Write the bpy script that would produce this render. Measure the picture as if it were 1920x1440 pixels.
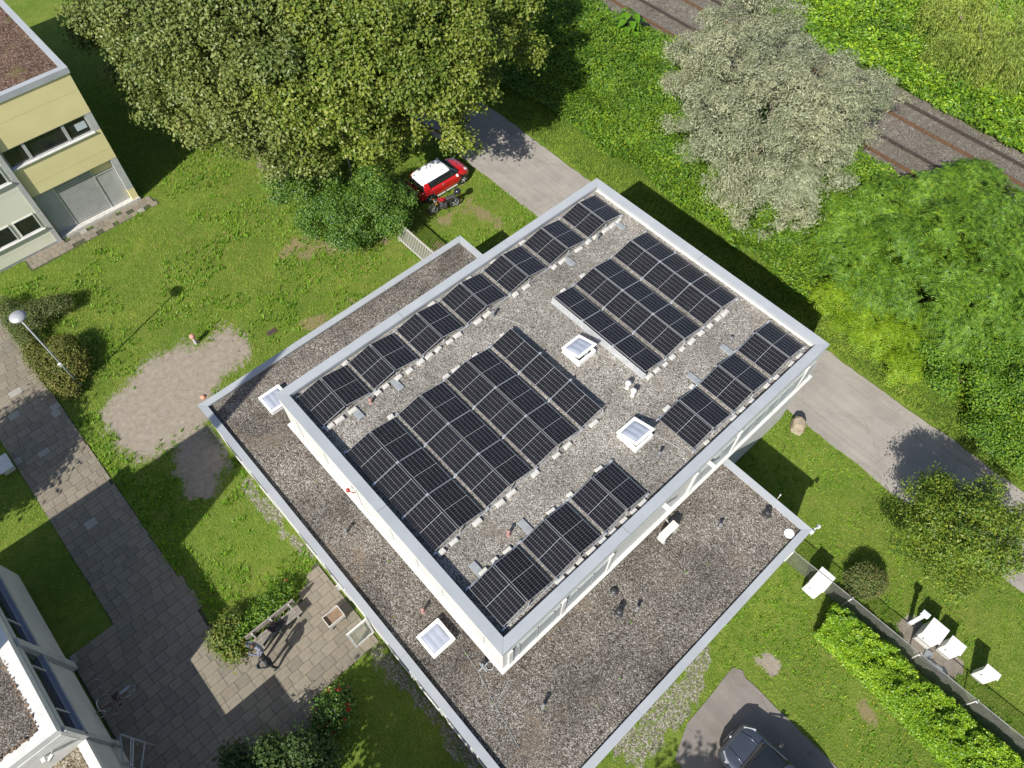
import bpy, bmesh, math, random
import numpy as np
from mathutils import Vector, Matrix, Euler, noise

# ------------------------------------------------------------------ camera, sky, sun, exposure
S = bpy.context.scene
for o in list(bpy.data.objects): bpy.data.objects.remove(o)
COL = S.collection
R_ = math.radians
cam_d = bpy.data.cameras.new('camera'); cam = bpy.data.objects.new('camera', cam_d); COL.objects.link(cam)
cam_d.sensor_width = 36; cam_d.sensor_fit = 'HORIZONTAL'; cam_d.lens = 1373.087*36/1920
cam_d.clip_start = .5; cam_d.clip_end = 6000
CAMP = (-3.4003, -3.9120, 30.5753)
RM = ((.736711662, .568698256, -.365839064), (-.676174787, .624835845, -.390343214), (.006601856, .534941549, .844863276))
M4 = Matrix(RM).to_4x4(); M4.translation = CAMP
cam.matrix_world = M4
S.camera = cam

SUNV = Vector((-1.166, -.403, 1)).normalized()
EL = math.asin(SUNV.z); AZ = math.atan2(SUNV.x, SUNV.y)
W = bpy.data.worlds.new('World'); S.world = W; W.use_nodes = True
wn = W.node_tree.nodes; wl = W.node_tree.links
sky = wn.new('ShaderNodeTexSky'); sky.sky_type = 'NISHITA'; sky.sun_disc = False
sky.sun_elevation = EL; sky.sun_rotation = AZ % (2*math.pi); sky.air_density = 1.0; sky.dust_density = 1.2
bg = wn['Background']; wl.new(sky.outputs[0], bg.inputs[0]); bg.inputs[1].default_value = .085
sl = bpy.data.lights.new('sun', 'SUN'); so = bpy.data.objects.new('sun', sl); COL.objects.link(so)
sl.energy = 4.6; sl.angle = R_(.53); sl.color = (1, .95, .87)
so.rotation_euler = SUNV.to_track_quat('Z', 'Y').to_euler(); so.location = (-40, -15, 60)
S.view_settings.view_transform = 'Standard'; S.view_settings.look = 'None'
S.view_settings.exposure = 0.75; S.view_settings.gamma = 1; S.view_settings.use_curve_mapping = False
S.cycles.max_bounces = 6; S.cycles.transparent_max_bounces = 8; S.cycles.use_denoising = True
try: S.cycles.denoiser = 'OPENIMAGEDENOISE'
except Exception: pass

rng = np.random.default_rng(7); rnd = random.Random(7)

# ------------------------------------------------------------------ materials
def newmat(name):
    m = bpy.data.materials.new(name); m.use_nodes = True
    nt = m.node_tree; b = nt.nodes['Principled BSDF']
    return m, nt.nodes, nt.links, b
def N(nodes, t, **kw):
    n = nodes.new(t)
    for k, v in kw.items(): setattr(n, k, v)
    return n
def ramp(nodes, stops, interp='LINEAR'):
    r = nodes.new('ShaderNodeValToRGB'); r.color_ramp.interpolation = interp
    e = r.color_ramp.elements
    while len(e) < len(stops): e.new(.5)
    for i, (p, c) in enumerate(stops):
        e[i].position = p; e[i].color = (*c, 1)
    return r
def noise_n(nodes, links, scale, detail=4, rough=.55, coord='Object', vec=None):
    n = nodes.new('ShaderNodeTexNoise'); n.inputs['Scale'].default_value = scale
    n.inputs['Detail'].default_value = detail; n.inputs['Roughness'].default_value = rough
    if vec is None:
        tc = nodes.new('ShaderNodeTexCoord'); links.new(tc.outputs[coord], n.inputs['Vector'])
    else: links.new(vec, n.inputs['Vector'])
    return n
def mixc(nodes, links, a, b, fac, blend='MIX'):
    m = nodes.new('ShaderNodeMix'); m.data_type = 'RGBA'; m.blend_type = blend
    for s, v in ((m.inputs[6], a), (m.inputs[7], b)):
        if isinstance(v, tuple): s.default_value = (*v, 1)
        else: links.new(v, s)
    if isinstance(fac, (int, float)): m.inputs[0].default_value = fac
    else: links.new(fac, m.inputs[0])
    return m.outputs[2]
def bump(nodes, links, b, h, strength=.4, dist=.02):
    n = nodes.new('ShaderNodeBump'); n.inputs['Strength'].default_value = strength; n.inputs['Distance'].default_value = dist
    links.new(h, n.inputs['Height']); links.new(n.outputs[0], b.inputs['Normal'])
MC = {}
def mat(name, c1, c2=None, rough=.6, scale=6, metal=0., bmp=0., fine=None, spec=.5, coord='Object', lo=.35, hi=.65, coat=0):
    """weathered solid colour: c1 and c2 mixed by noise, fine grain on top"""
    if name in MC: return MC[name]
    m, n, l, b = newmat(name)
    b.inputs['Roughness'].default_value = rough; b.inputs['Metallic'].default_value = metal
    b.inputs['Specular IOR Level'].default_value = spec
    b.inputs['Coat Weight'].default_value = coat
    if c2 is None: c2 = tuple(x*.82 for x in c1)
    nz = noise_n(n, l, scale, 5, .6, coord)
    r = ramp(n, [(lo, c1), (hi, c2)]); l.new(nz.outputs[0], r.inputs[0]); c = r.outputs[0]
    if fine:
        f = noise_n(n, l, fine, 3, .7, coord); fr = ramp(n, [(.3, (.72,)*3), (.7, (1.15,)*3)]); l.new(f.outputs[0], fr.inputs[0])
        c = mixc(n, l, c, fr.outputs[0], 1., 'MULTIPLY')
        if bmp: bump(n, l, b, f.outputs[0], bmp)
    elif bmp: bump(n, l, b, nz.outputs[0], bmp)
    l.new(c, b.inputs['Base Color']); MC[name] = m
    return m
def gravel_mat(name, cols, scale=24, patch=None, patchcol=(.3, .2, .1), big=(.62, 1.12), bigscale=.55):
    m, n, l, b = newmat(name); b.inputs['Roughness'].default_value = .92; b.inputs['Specular IOR Level'].default_value = .2
    tc = n.new('ShaderNodeTexCoord')
    out = None
    for k, sc in enumerate((scale, scale*.55)):
        v = n.new('ShaderNodeTexVoronoi'); v.inputs['Scale'].default_value = sc; v.inputs['Randomness'].default_value = 1
        l.new(tc.outputs['Object'], v.inputs['Vector'])
        sep = n.new('ShaderNodeSeparateColor'); l.new(v.outputs['Color'], sep.inputs[0])
        r = ramp(n, [(i/(len(cols)-1), c) for i, c in enumerate(cols)]); l.new(sep.outputs[k], r.inputs[0])
        if out is None: out = r.outputs[0]; h = v.outputs['Distance']
        else:
            nz = noise_n(n, l, 9, 2, .5, vec=tc.outputs['Object']); th = ramp(n, [(.5, (0,)*3), (.56, (1,)*3)]); l.new(nz.outputs[0], th.inputs[0])
            out = mixc(n, l, out, r.outputs[0], th.outputs[0])
    nb = noise_n(n, l, bigscale, 5, .6, vec=tc.outputs['Object']); rb = ramp(n, [(.34, (big[0],)*3), (.66, (big[1],)*3)]); l.new(nb.outputs[0], rb.inputs[0])
    out = mixc(n, l, out, rb.outputs[0], 1., 'MULTIPLY')
    if patch:
        np_ = noise_n(n, l, patch, 6, .65, vec=tc.outputs['Object']); rp = ramp(n, [(.56, (0,)*3), (.72, (.75,)*3)]); l.new(np_.outputs[0], rp.inputs[0])
        out = mixc(n, l, out, patchcol, rp.outputs[0])
    l.new(out, b.inputs['Base Color'])
    inv = N(n, 'ShaderNodeMath', operation='SUBTRACT'); inv.inputs[0].default_value = 1; l.new(h, inv.inputs[1])
    bump(n, l, b, inv.outputs[0], .9, .03)
    return m
def leaf_mat(name, cols, rough=.5, trans=.3, spec=.4, big=.25):
    """each leaf its own shade"""
    m, n, l, b = newmat(name); b.inputs['Roughness'].default_value = rough; b.inputs['Specular IOR Level'].default_value = spec
    g = n.new('ShaderNodeNewGeometry'); r = ramp(n, [(i/(len(cols)-1), c) for i, c in enumerate(cols)])
    l.new(g.outputs['Random Per Island'], r.inputs[0])
    nz = noise_n(n, l, big, 3, .6); rr = ramp(n, [(.35, (.72, .78, .7)), (.65, (1.15, 1.1, 1.0))]); l.new(nz.outputs[0], rr.inputs[0])
    c = mixc(n, l, r.outputs[0], rr.outputs[0], 1., 'MULTIPLY')
    l.new(c, b.inputs['Base Color'])
    t = n.new('ShaderNodeBsdfTranslucent'); l.new(c, t.inputs[0])
    mx = n.new('ShaderNodeMixShader'); mx.inputs[0].default_value = trans
    l.new(b.outputs[0], mx.inputs[1]); l.new(t.outputs[0], mx.inputs[2]); l.new(mx.outputs[0], n['Material Output'].inputs[0])
    return m
def plain(name, c, rough=.5, metal=0., spec=.5, coat=0.): return mat(name, c, tuple(x*.9 for x in c), rough, 3, metal, spec=spec, coat=coat)

WHITE = mat('white_paint', (.60, .60, .575), (.50, .50, .475), .55, 2.5)
WHITE2 = mat('white_render', (.51, .51, .485), (.43, .43, .405), .8, 1.2)
CAPM = mat('sheet_metal_cap', (.365,.385,.405), (.325,.345,.365), .5, .8, metal=.1)
ALU = mat('aluminium', (.62, .64, .66), (.5, .52, .54), .35, 5, metal=.6)
GREY = mat('grey_metal', (.33, .35, .36), (.26, .28, .29), .5, 4, metal=.2)
DARK = mat('dark_plastic', (.02, .02, .022), (.03, .03, .03), .5)
CONC = mat('concrete_block', (.55, .54, .50), (.42, .41, .38), .9, 7, fine=40, bmp=.2)
BLACKGLASS = mat('dark_window_glass', (.012, .014, .016), (.018, .02, .022), .06, 2, spec=.8)
BLIND = mat('grey_window_blind', (.33, .36, .37), (.29, .32, .33), .45, 2)
WOOD = mat('weathered_wood', (.25, .23, .20), (.16, .145, .125), .85, 9, fine=50, bmp=.2)
RUST = mat('rusty_steel', (.165,.088,.046), (.11,.068,.042), .7, 5, metal=.3, fine=30)
DRUST = mat('dark_rail_steel', (.085, .065, .055), (.055, .045, .04), .6, 5, metal=.4)
TYRE = plain('tyre_rubber', (.018, .018, .019), .8)
RIM = plain('alloy_rim', (.75, .76, .78), .3, .5)
BARK = mat('grey_bark', (.20, .17, .13), (.12, .10, .075), .9, 5, fine=25, bmp=.4)
TWIG = mat('brown_stem', (.10, .075, .05), (.07, .055, .04), .9, 6)
SOIL = mat('dry_soil', (.25, .17, .11), (.16, .11, .07), .95, 9, fine=45, bmp=.4)

# ------------------------------------------------------------------ mesh helpers
class MB:
    def __init__(s): s.v = []; s.f = []; s.m = []
    def add(s, vs, fs, mi=0):
        o = len(s.v); s.v += [tuple(v) for v in vs]; s.f += [tuple(i+o for i in f) for f in fs]; s.m += [mi]*len(fs); return s
    def box(s, x0, x1, y0, y1, z0, z1, mi=0):
        return s.add([(x0,y0,z0),(x1,y0,z0),(x1,y1,z0),(x0,y1,z0),(x0,y0,z1),(x1,y0,z1),(x1,y1,z1),(x0,y1,z1)],
                     [(0,3,2,1),(4,5,6,7),(0,1,5,4),(1,2,6,5),(2,3,7,6),(3,0,4,7)], mi)
    def obox(s, c, size, rot=(0,0,0), mi=0):
        E_ = Euler(rot).to_matrix(); c = Vector(c); hx, hy, hz = (q/2 for q in size)
        vs = [c+E_@Vector((a*hx, b*hy, d*hz)) for d in (-1,1) for a, b in ((-1,-1),(1,-1),(1,1),(-1,1))]
        return s.add(vs, [(0,3,2,1),(4,5,6,7),(0,1,5,4),(1,2,6,5),(2,3,7,6),(3,0,4,7)], mi)
    def prism(s, poly, z0, z1, mi=0):
        n = len(poly)
        return s.add([(x,y,z0) for x,y in poly]+[(x,y,z1) for x,y in poly], [tuple(range(n-1,-1,-1)), tuple(range(n,2*n))]+[(i,(i+1)%n,n+(i+1)%n,n+i) for i in range(n)], mi)
    def tube(s, path, rad, n=8, mi=0, cap=True):
        path = [Vector(p) for p in path]; rs = rad if isinstance(rad, (list, tuple)) else [rad]*len(path); o = []
        up = None
        for i, p in enumerate(path):
            d = (path[min(i+1, len(path)-1)]-path[max(i-1, 0)]).normalized()
            if up is None: up = Vector((0,0,1)) if abs(d.z) < .9 else Vector((1,0,0))
            a = d.cross(up).normalized(); b = d.cross(a).normalized()
            o += [p+(a*math.cos(t)+b*math.sin(t))*rs[i] for t in (2*math.pi*k/n for k in range(n))]
        fs = [(i*n+k, i*n+(k+1)%n, (i+1)*n+(k+1)%n, (i+1)*n+k) for i in range(len(path)-1) for k in range(n)]
        if cap: fs += [tuple(range(n-1,-1,-1)), tuple(range((len(path)-1)*n, len(path)*n))]
        return s.add(o, fs, mi)
    def lathe(s, c, prof, n=16, mi=0, axis='z'):
        """prof: (radius, height) pairs"""
        o = []
        for r, h in prof:
            for k in range(n):
                t = 2*math.pi*k/n; x, y = r*math.cos(t), r*math.sin(t)
                p = (x, y, h) if axis == 'z' else ((h, x, y) if axis == 'x' else (x, h, y))
                o.append((c[0]+p[0], c[1]+p[1], c[2]+p[2]))
        fs = [(i*n+k, i*n+(k+1)%n, (i+1)*n+(k+1)%n, (i+1)*n+k) for i in range(len(prof)-1) for k in range(n)]
        fs += [tuple(range(n-1,-1,-1)), tuple(range((len(prof)-1)*n, len(prof)*n))]
        return s.add(o, fs, mi)
    def loft(s, rings, mi=0, closed=True, caps=True):
        n = len(rings[0]); o = [p for r in rings for p in r]
        kk = n if closed else n-1
        fs = [(i*n+k, i*n+(k+1)%n, (i+1)*n+(k+1)%n, (i+1)*n+k) for i in range(len(rings)-1) for k in range(kk)]
        if caps: fs += [tuple(range(n-1,-1,-1)), tuple(range((len(rings)-1)*n, len(rings)*n))]
        return s.add(o, fs, mi)
    def quad(s, a, b, c, d, mi=0): return s.add([a,b,c,d], [(0,1,2,3)], mi)
    def mesh(s, name, mats, off=(0,0,0), smooth=False, bevel=0):
        me = bpy.data.meshes.new(name)
        me.from_pydata([(x-off[0], y-off[1], z-off[2]) for x, y, z in s.v], [], s.f)
        for m in (mats if isinstance(mats, (list, tuple)) else [mats]): me.materials.append(m)
        me.polygons.foreach_set('material_index', s.m)
        bm = bmesh.new(); bm.from_mesh(me); bmesh.ops.recalc_face_normals(bm, faces=bm.faces)
        if bevel: bmesh.ops.bevel(bm, geom=bm.edges[:], offset=bevel, segments=1, affect='EDGES', profile=.5)
        bm.to_mesh(me); bm.free()
        if smooth: me.polygons.foreach_set('use_smooth', [True]*len(me.polygons))
        me.update(); return me
LOC = {}
def link(name, me, parent=None, loc=(0,0,0)):
    o = bpy.data.objects.new(name, me); COL.objects.link(o); o.location = loc
    if parent is not None: o.parent = parent
    return o
def wloc(o):
    v = Vector((0,0,0))
    while o is not None: v += Vector(o.location); o = o.parent
    return v
def part(name, mb, mats, parent, smooth=False, bevel=0, label=None, subsurf=0):
    """mesh built in the coordinates of the world, hung under its thing"""
    o = link(name, mb.mesh(name, mats, wloc(parent), smooth, bevel), parent)
    if label: o['label'] = label
    if subsurf:
        md = o.modifiers.new('s', 'SUBSURF'); md.levels = subsurf; md.render_levels = subsurf
    return o
def lpart(name, mb, mats, parent, smooth=False, bevel=0, label=None, subsurf=0):
    """mesh built in its thing's own coordinates"""
    o = link(name, mb.mesh(name, mats, (0,0,0), smooth, bevel), parent)
    if label: o['label'] = label
    if subsurf:
        md = o.modifiers.new('s', 'SUBSURF'); md.levels = subsurf; md.render_levels = subsurf
    return o
def tag(o, label=None, cat=None, group=None, kind=None):
    if label: o['label'] = label
    if cat: o['category'] = cat
    if group: o['group'] = group
    if kind: o['kind'] = kind
    return o
def thing(name, label, cat, loc=(0,0,0), group=None, rotz=0):
    o = bpy.data.objects.new(name, None); COL.objects.link(o); o.location = loc; o.rotation_euler = (0,0,rotz); o.empty_display_size = .3
    return tag(o, label, cat, group)
def solo(name, mb, mats, label, cat, loc=(0,0,0), group=None, smooth=False, bevel=0):
    o = link(name, mb.mesh(name, mats, loc, smooth, bevel), None, loc); return tag(o, label, cat, group)
def copy_tree(o, parent=None):
    c = o.copy(); COL.objects.link(c); c.parent = parent
    for ch in list(o.children): copy_tree(ch, c)
    return c
def fast(name, V, F, mats, parent=None, smooth=False, off=None):
    """big meshes straight from arrays; F all of one size"""
    me = bpy.data.meshes.new(name)
    off = wloc(parent) if parent is not None else Vector((0,0,0))
    V = np.asarray(V, np.float32) - np.array(off, np.float32)
    F = np.asarray(F, np.int32); k = F.shape[1]
    me.vertices.add(len(V)); me.vertices.foreach_set('co', V.ravel())
    me.loops.add(F.size); me.loops.foreach_set('vertex_index', F.ravel())
    me.polygons.add(len(F)); me.polygons.foreach_set('loop_start', np.arange(0, F.size, k, dtype=np.int32))
    me.polygons.foreach_set('loop_total', np.full(len(F), k, np.int32))
    me.polygons.foreach_set('use_smooth', np.full(len(F), bool(smooth)))
    me.update(calc_edges=True)
    for m in (mats if isinstance(mats, (list, tuple)) else [mats]): me.materials.append(m)
    return link(name, me, parent)
def unit(a): return a/np.maximum(np.linalg.norm(a, axis=1, keepdims=True), 1e-9)
def leaf_quads(P, Nn, L, Wd, D=None, droop=0):
    """one diamond leaf, folded along its rib, per point"""
    n = len(P); Nn = unit(Nn)
    if D is None: D = rng.normal(size=(n,3))
    D = D - Nn*np.sum(D*Nn, 1, keepdims=True); D = unit(D)
    T = np.cross(Nn, D); L = np.broadcast_to(L, (n,))[:,None]; Wd = np.broadcast_to(Wd, (n,))[:,None]
    a = P - D*L*.5; c = P + D*L*.5 - Nn*L*droop
    k = rng.uniform(.1, .3, (n,1))
    b = P + T*Wd*.5 + Nn*Wd*k - D*L*.08; d = P - T*Wd*.5 + Nn*Wd*k - D*L*.08
    V = np.stack([a,b,c,d],1).reshape(-1,3); F = np.arange(4*n).reshape(n,4)
    return V, F
def inpoly(x, y, poly):
    r = np.zeros(x.shape, bool); j = len(poly)-1
    for i in range(len(poly)):
        xi, yi = poly[i]; xj, yj = poly[j]
        c = ((yi > y) != (yj > y)) & (x < (xj-xi)*(y-yi)/((yj-yi) if yj != yi else 1e-9)+xi)
        r ^= c; j = i
    return r
def vnoise(x, y, s, seed=0):
    """cheap smooth 2-D value noise on arrays"""
    x = np.asarray(x)*s+seed*17.3; y = np.asarray(y)*s+seed*9.1
    i = np.floor(x).astype(int); j = np.floor(y).astype(int); u = x-i; v = y-j
    u = u*u*(3-2*u); v = v*v*(3-2*v)
    def h(a, b):
        q = np.sin(a*127.1+b*311.7+seed*53.7)*43758.5453; return q-np.floor(q)
    return (h(i,j)*(1-u)+h(i+1,j)*u)*(1-v)+(h(i,j+1)*(1-u)+h(i+1,j+1)*u)*v
def fbm(x, y, s, seed=0): return (vnoise(x,y,s,seed)+.5*vnoise(x,y,s*2.1,seed+1)+.25*vnoise(x,y,s*4.3,seed+2))/1.75

# ------------------------------------------------------------------ ground
def gz(x, y):
    t = np.clip((np.asarray(x, float)-24.5)/8.5, 0, 1); return 1.8*t*t*(3-2*t)
DIRT = [(-5.77,22.64),(-4.4,22.6),(-3.12,23.43),(-1.16,23.5),(-.7,22.5),(1.0,22.95),(1.79,21.95),(1.2,20.3),(-.24,19.95),(-1.94,19.42),(-2.4,18.2),(-3.34,18.35),(-4.38,18.25),(-5.77,19.02),(-6.3,20.6)]
DIRT2 = [(-3.9,18.3),(-4.9,16.6),(-5.1,15.4),(-4.2,14.5),(-3.0,15.3),(-2.4,17.5),(-2.9,18.4)]
DIRT3 = [(8.05,-5.75),(8.85,-6.2),(8.75,-6.85),(8.05,-6.75)]
DIRT4 = [(13.5,-9.0),(14.3,-9.3),(14.45,-10.5),(14.25,-11.75),(13.6,-11.9),(13.0,-11.4),(13.1,-9.6)]
BROWN = [(12.5,19.0,1.2),(5.4,18.0,.9),(6.85,25.0,.9),(8.4,24.1,.7),(7.2,24.2,.8),(8.4,29.2,.6),(10.2,23.2,.9),(2.2,18.4,1.0),(4.8,20,.8),(7,18.3,.9),(9.6,18.6,.9),(14.8,21.2,1.1),(16.6,20.0,.9),(17.8,16.5,.8),(10.8,-7.9,.35),(9.8,-9.9,.4),(10.4,-9.1,.35),(13.3,18.2,.8)]
GRAVELS = [[(-3.1,14.6),(-2.4,14.6),(-2.4,9.4),(-3.0,10.2)], [(1.5,-4.2),(7.4,-4.2),(6.2,-5.3),(1.5,-5.5)], [(-3.1,5.0),(-2.4,5.0),(-2.0,-3.5),(-2.7,-3.5),(-2.9,1.0)], [(-3.4,18.2),(-2.4,18.2),(-2.4,15.5),(-3.1,15.6)]]
def edgy(x, y, poly, amp=.35, seed=0):
    return inpoly(x+(fbm(x,y,1.6,seed)-.5)*2*amp+(vnoise(x,y,6,seed+5)-.5)*amp*.7, y+(fbm(x,y,1.6,seed+9)-.5)*2*amp+(vnoise(x,y,6,seed+6)-.5)*amp*.7, poly)
def dirt_mask(x, y):
    d = np.zeros(np.shape(x)); q = rng.__class__(np.random.PCG64(5))
    for k, p in enumerate((DIRT, DIRT2, DIRT3, DIRT4)):
        s_ = .38 if k < 2 else .12
        d = np.maximum(d, sum(edgy(x+a, y+b, p, .5 if k < 2 else .15, k)*1. for a, b in q.normal(size=(5,2))*s_)/5)
    return d
def brown_mask(x, y):
    d = np.zeros(np.shape(x))
    for k, (a, b, r) in enumerate(BROWN):
        q = np.hypot(x-a, (y-b)*(.7+.5*(k % 3)))/r+(fbm(x,y,1.3,k)-.5)*2.6; d = np.maximum(d, np.clip(1.15-q, 0, .8))
    return d
def gravel_mask(x, y):
    d = np.zeros(np.shape(x))
    for k, p in enumerate(GRAVELS): d = np.maximum(d, edgy(x, y, p, .35, k+20)*.62)
    return d
def axis(a, b, c, d, st):
    mid = np.arange(b, c+1e-6, st); lo = b-np.cumsum(1.35**np.arange(0, 30)*st); lo = lo[lo > a]; hi = c+np.cumsum(1.35**np.arange(0, 30)*st); hi = hi[hi < d]
    return np.concatenate([[a], lo[::-1], mid, hi, [d]])
gx = axis(-2500, -17, 26, 2500, .22); gx = np.unique(np.concatenate([gx[gx < 26], np.arange(26, 62, .7), gx[gx > 64]])); gy = axis(-2500, -16, 46, 2500, .22)
GX, GY = np.meshgrid(gx, gy, indexing='ij'); GZ = gz(GX, GY)
nx, ny = GX.shape; idx = np.arange(nx*ny).reshape(nx, ny)
GF = np.stack([idx[:-1,:-1], idx[1:,:-1], idx[1:,1:], idx[:-1,1:]], -1).reshape(-1,4)
def ground_mat():
    m, n, l, b = newmat('lawn_ground'); b.inputs['Roughness'].default_value = .95; b.inputs['Specular IOR Level'].default_value = .15
    tc = n.new('ShaderNodeTexCoord'); V = tc.outputs['Object']
    n1 = noise_n(n, l, .35, 5, .6, vec=V); n2 = noise_n(n, l, 2.2, 5, .65, vec=V); n3 = noise_n(n, l, 22, 4, .7, vec=V)
    r1 = ramp(n, [(.3, (.08, .15, .018)), (.5, (.115, .19, .024)), (.68, (.18, .23, .04))]); l.new(n1.outputs[0], r1.inputs[0])
    r2 = ramp(n, [(.35, (.075, .13, .014)), (.6, (.16, .19, .035)), (.78, (.26, .235, .10))]); l.new(n2.outputs[0], r2.inputs[0])
    c = mixc(n, l, r1.outputs[0], r2.outputs[0], .5)
    r3 = ramp(n, [(.3, (.5,)*3), (.7, (1.3,)*3)]); l.new(n3.outputs[0], r3.inputs[0]); c = mixc(n, l, c, r3.outputs[0], 1., 'MULTIPLY')
    # bare soil, dried grass, gravel where they lie
    nd = noise_n(n, l, 3.5, 6, .7, vec=V); rd = ramp(n, [(.25, (.20, .168, .13)), (.5, (.265, .228, .185)), (.75, (.335, .295, .245))]); l.new(nd.outputs[0], rd.inputs[0])
    ndf = noise_n(n, l, 40, 4, .75, vec=V); rdf = ramp(n, [(.3, (.7,)*3), (.7, (1.25,)*3)]); l.new(ndf.outputs[0], rdf.inputs[0])
    dirt = mixc(n, l, rd.outputs[0], rdf.outputs[0], 1., 'MULTIPLY')
    def att(nm):
        a = n.new('ShaderNodeAttribute'); a.attribute_name = nm; return a.outputs['Fac']
    def ragged(f, w=.5):
        s = N(n, 'ShaderNodeMath', operation='ADD'); l.new(f, s.inputs[0])
        k = N(n, 'ShaderNodeMath', operation='MULTIPLY_ADD'); l.new(n3.outputs[0], k.inputs[0]); k.inputs[1].default_value = w*2; k.inputs[2].default_value = -w
        l.new(k.outputs[0], s.inputs[1]); r = ramp(n, [(.4, (0,)*3), (.6, (1,)*3)]); l.new(s.outputs[0], r.inputs[0]); return r.outputs[0]
    n3b = noise_n(n, l, 6, 6, .75, vec=V)
    def ragged2(f, w):
        k = N(n, 'ShaderNodeMath', operation='MULTIPLY_ADD'); l.new(n3b.outputs[0], k.inputs[0]); k.inputs[1].default_value = w*2; k.inputs[2].default_value = -w
        s = N(n, 'ShaderNodeMath', operation='ADD'); l.new(f, s.inputs[0]); l.new(k.outputs[0], s.inputs[1]); r = ramp(n, [(.36, (0,)*3), (.62, (1,)*3)]); l.new(s.outputs[0], r.inputs[0]); return r.outputs[0]
    c = mixc(n, l, c, (.20, .165, .085), ragged2(att('brown'), 1.3))
    vg = n.new('ShaderNodeTexVoronoi'); vg.inputs['Scale'].default_value = 24; l.new(V, vg.inputs['Vector'])
    sp = n.new('ShaderNodeSeparateColor'); l.new(vg.outputs['Color'], sp.inputs[0]); rg = ramp(n, [(0, (.06, .055, .04)), (.5, (.17, .155, .125)), (1, (.38, .36, .32))]); l.new(sp.outputs[0], rg.inputs[0])
    c = mixc(n, l, c, rg.outputs[0], ragged2(att('gravel'), 1.3))
    c = mixc(n, l, c, dirt, ragged2(att('dirt'), 1.0))
    c = mixc(n, l, c, (.05, .085, .013), att('cover'))
    l.new(c, b.inputs['Base Color']); bump(n, l, b, n3.outputs[0], .6, .05)
    return m
ground = fast('ground', np.stack([GX, GY, GZ], -1).reshape(-1,3), GF, ground_mat(), smooth=True)
tag(ground, 'green lawn with bare soil patches and a low railway bank', kind='structure')
for nm, fn in (('dirt', dirt_mask), ('brown', brown_mask), ('gravel', gravel_mask), ('cover', lambda x, y: ((x > 23.3)*1.))):
    a = ground.data.attributes.new(nm, 'FLOAT', 'POINT'); a.data.foreach_set('value', fn(GX, GY).astype(np.float32).ravel())

def sheet(name, poly, z, m, label=None, th=.06, **kw):
    o = link(name, MB().prism(poly, z-th, z).mesh(name, m)); tag(o, label, kind='structure'); return o
def asphalt(name, c, patch=1.0):
    m, n, l, b = newmat(name); b.inputs['Roughness'].default_value = .9; b.inputs['Specular IOR Level'].default_value = .25
    n1 = noise_n(n, l, .5, 6, .6); r1 = ramp(n, [(.3, tuple(x*.86 for x in c)), (.7, tuple(x*1.1 for x in c))]); l.new(n1.outputs[0], r1.inputs[0])
    tc = n.new('ShaderNodeTexCoord'); mp = n.new('ShaderNodeMapping'); mp.inputs['Scale'].default_value = (3.5, .12, 1); l.new(tc.outputs['Object'], mp.inputs[0])
    n4 = noise_n(n, l, 1.0, 4, .6, vec=mp.outputs[0]); r4 = ramp(n, [(.3, (.9,)*3), (.7, (1.08,)*3)]); l.new(n4.outputs[0], r4.inputs[0])
    n2 = noise_n(n, l, 55, 3, .8); r2 = ramp(n, [(.3, (.75,)*3), (.7, (1.2,)*3)]); l.new(n2.outputs[0], r2.inputs[0])
    n3 = noise_n(n, l, 7, 5, .7); r3 = ramp(n, [(.62, (1,)*3), (.8, (1.25, 1.2, 1.15))]); l.new(n3.outputs[0], r3.inputs[0])
    cc = mixc(n, l, r1.outputs[0], r2.outputs[0], 1., 'MULTIPLY'); cc = mixc(n, l, cc, r4.outputs[0], 1., 'MULTIPLY'); cc = mixc(n, l, cc, r3.outputs[0], 1., 'MULTIPLY')
    wv = noise_n(n, l, 1.3, 3, .6); av = N(n, 'ShaderNodeVectorMath', operation='MULTIPLY_ADD'); l.new(wv.outputs['Color'], av.inputs[0]); av.inputs[1].default_value = (.9,.9,0); l.new(tc.outputs['Object'], av.inputs[2])
    vo = n.new('ShaderNodeTexVoronoi'); vo.feature = 'DISTANCE_TO_EDGE'; vo.inputs['Scale'].default_value = .32; l.new(av.outputs[0], vo.inputs['Vector'])
    rc_ = ramp(n, [(.0, (.86, .85, .83)), (.004, (.90, .89, .88)), (.009, (1,)*3)]); l.new(vo.outputs['Distance'], rc_.inputs[0]); cc = mixc(n, l, cc, rc_.outputs[0], 1., 'MULTIPLY')
    n5 = noise_n(n, l, .9, 6, .7); r5 = ramp(n, [(.34, (.88, .875, .865)), (.48, (1,)*3)]); l.new(n5.outputs[0], r5.inputs[0]); cc = mixc(n, l, cc, r5.outputs[0], .8, 'MULTIPLY')
    l.new(cc, b.inputs['Base Color']); bump(n, l, b, n2.outputs[0], .3, .01); return m
ASPH = asphalt('pale_asphalt', (.290, .268, .238)); ASPH2 = asphalt('driveway_asphalt', (.19, .172, .155))
def wobbly(x0, x1, y0, y1, st=.5, amp=.12, seed=0):
    ys = np.arange(y0, y1, st); L = [(x0+(fbm(y,3.,.7,seed)-.5)*2*amp+(vnoise(y,1.,3.,seed)-.5)*amp*.7, y) for y in ys]; Rr = [(x1+(fbm(y,9.,.7,seed+4)-.5)*2*amp+(vnoise(y,5.,3.,seed)-.5)*amp*.7, y) for y in ys]
    return L, Rr
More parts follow.
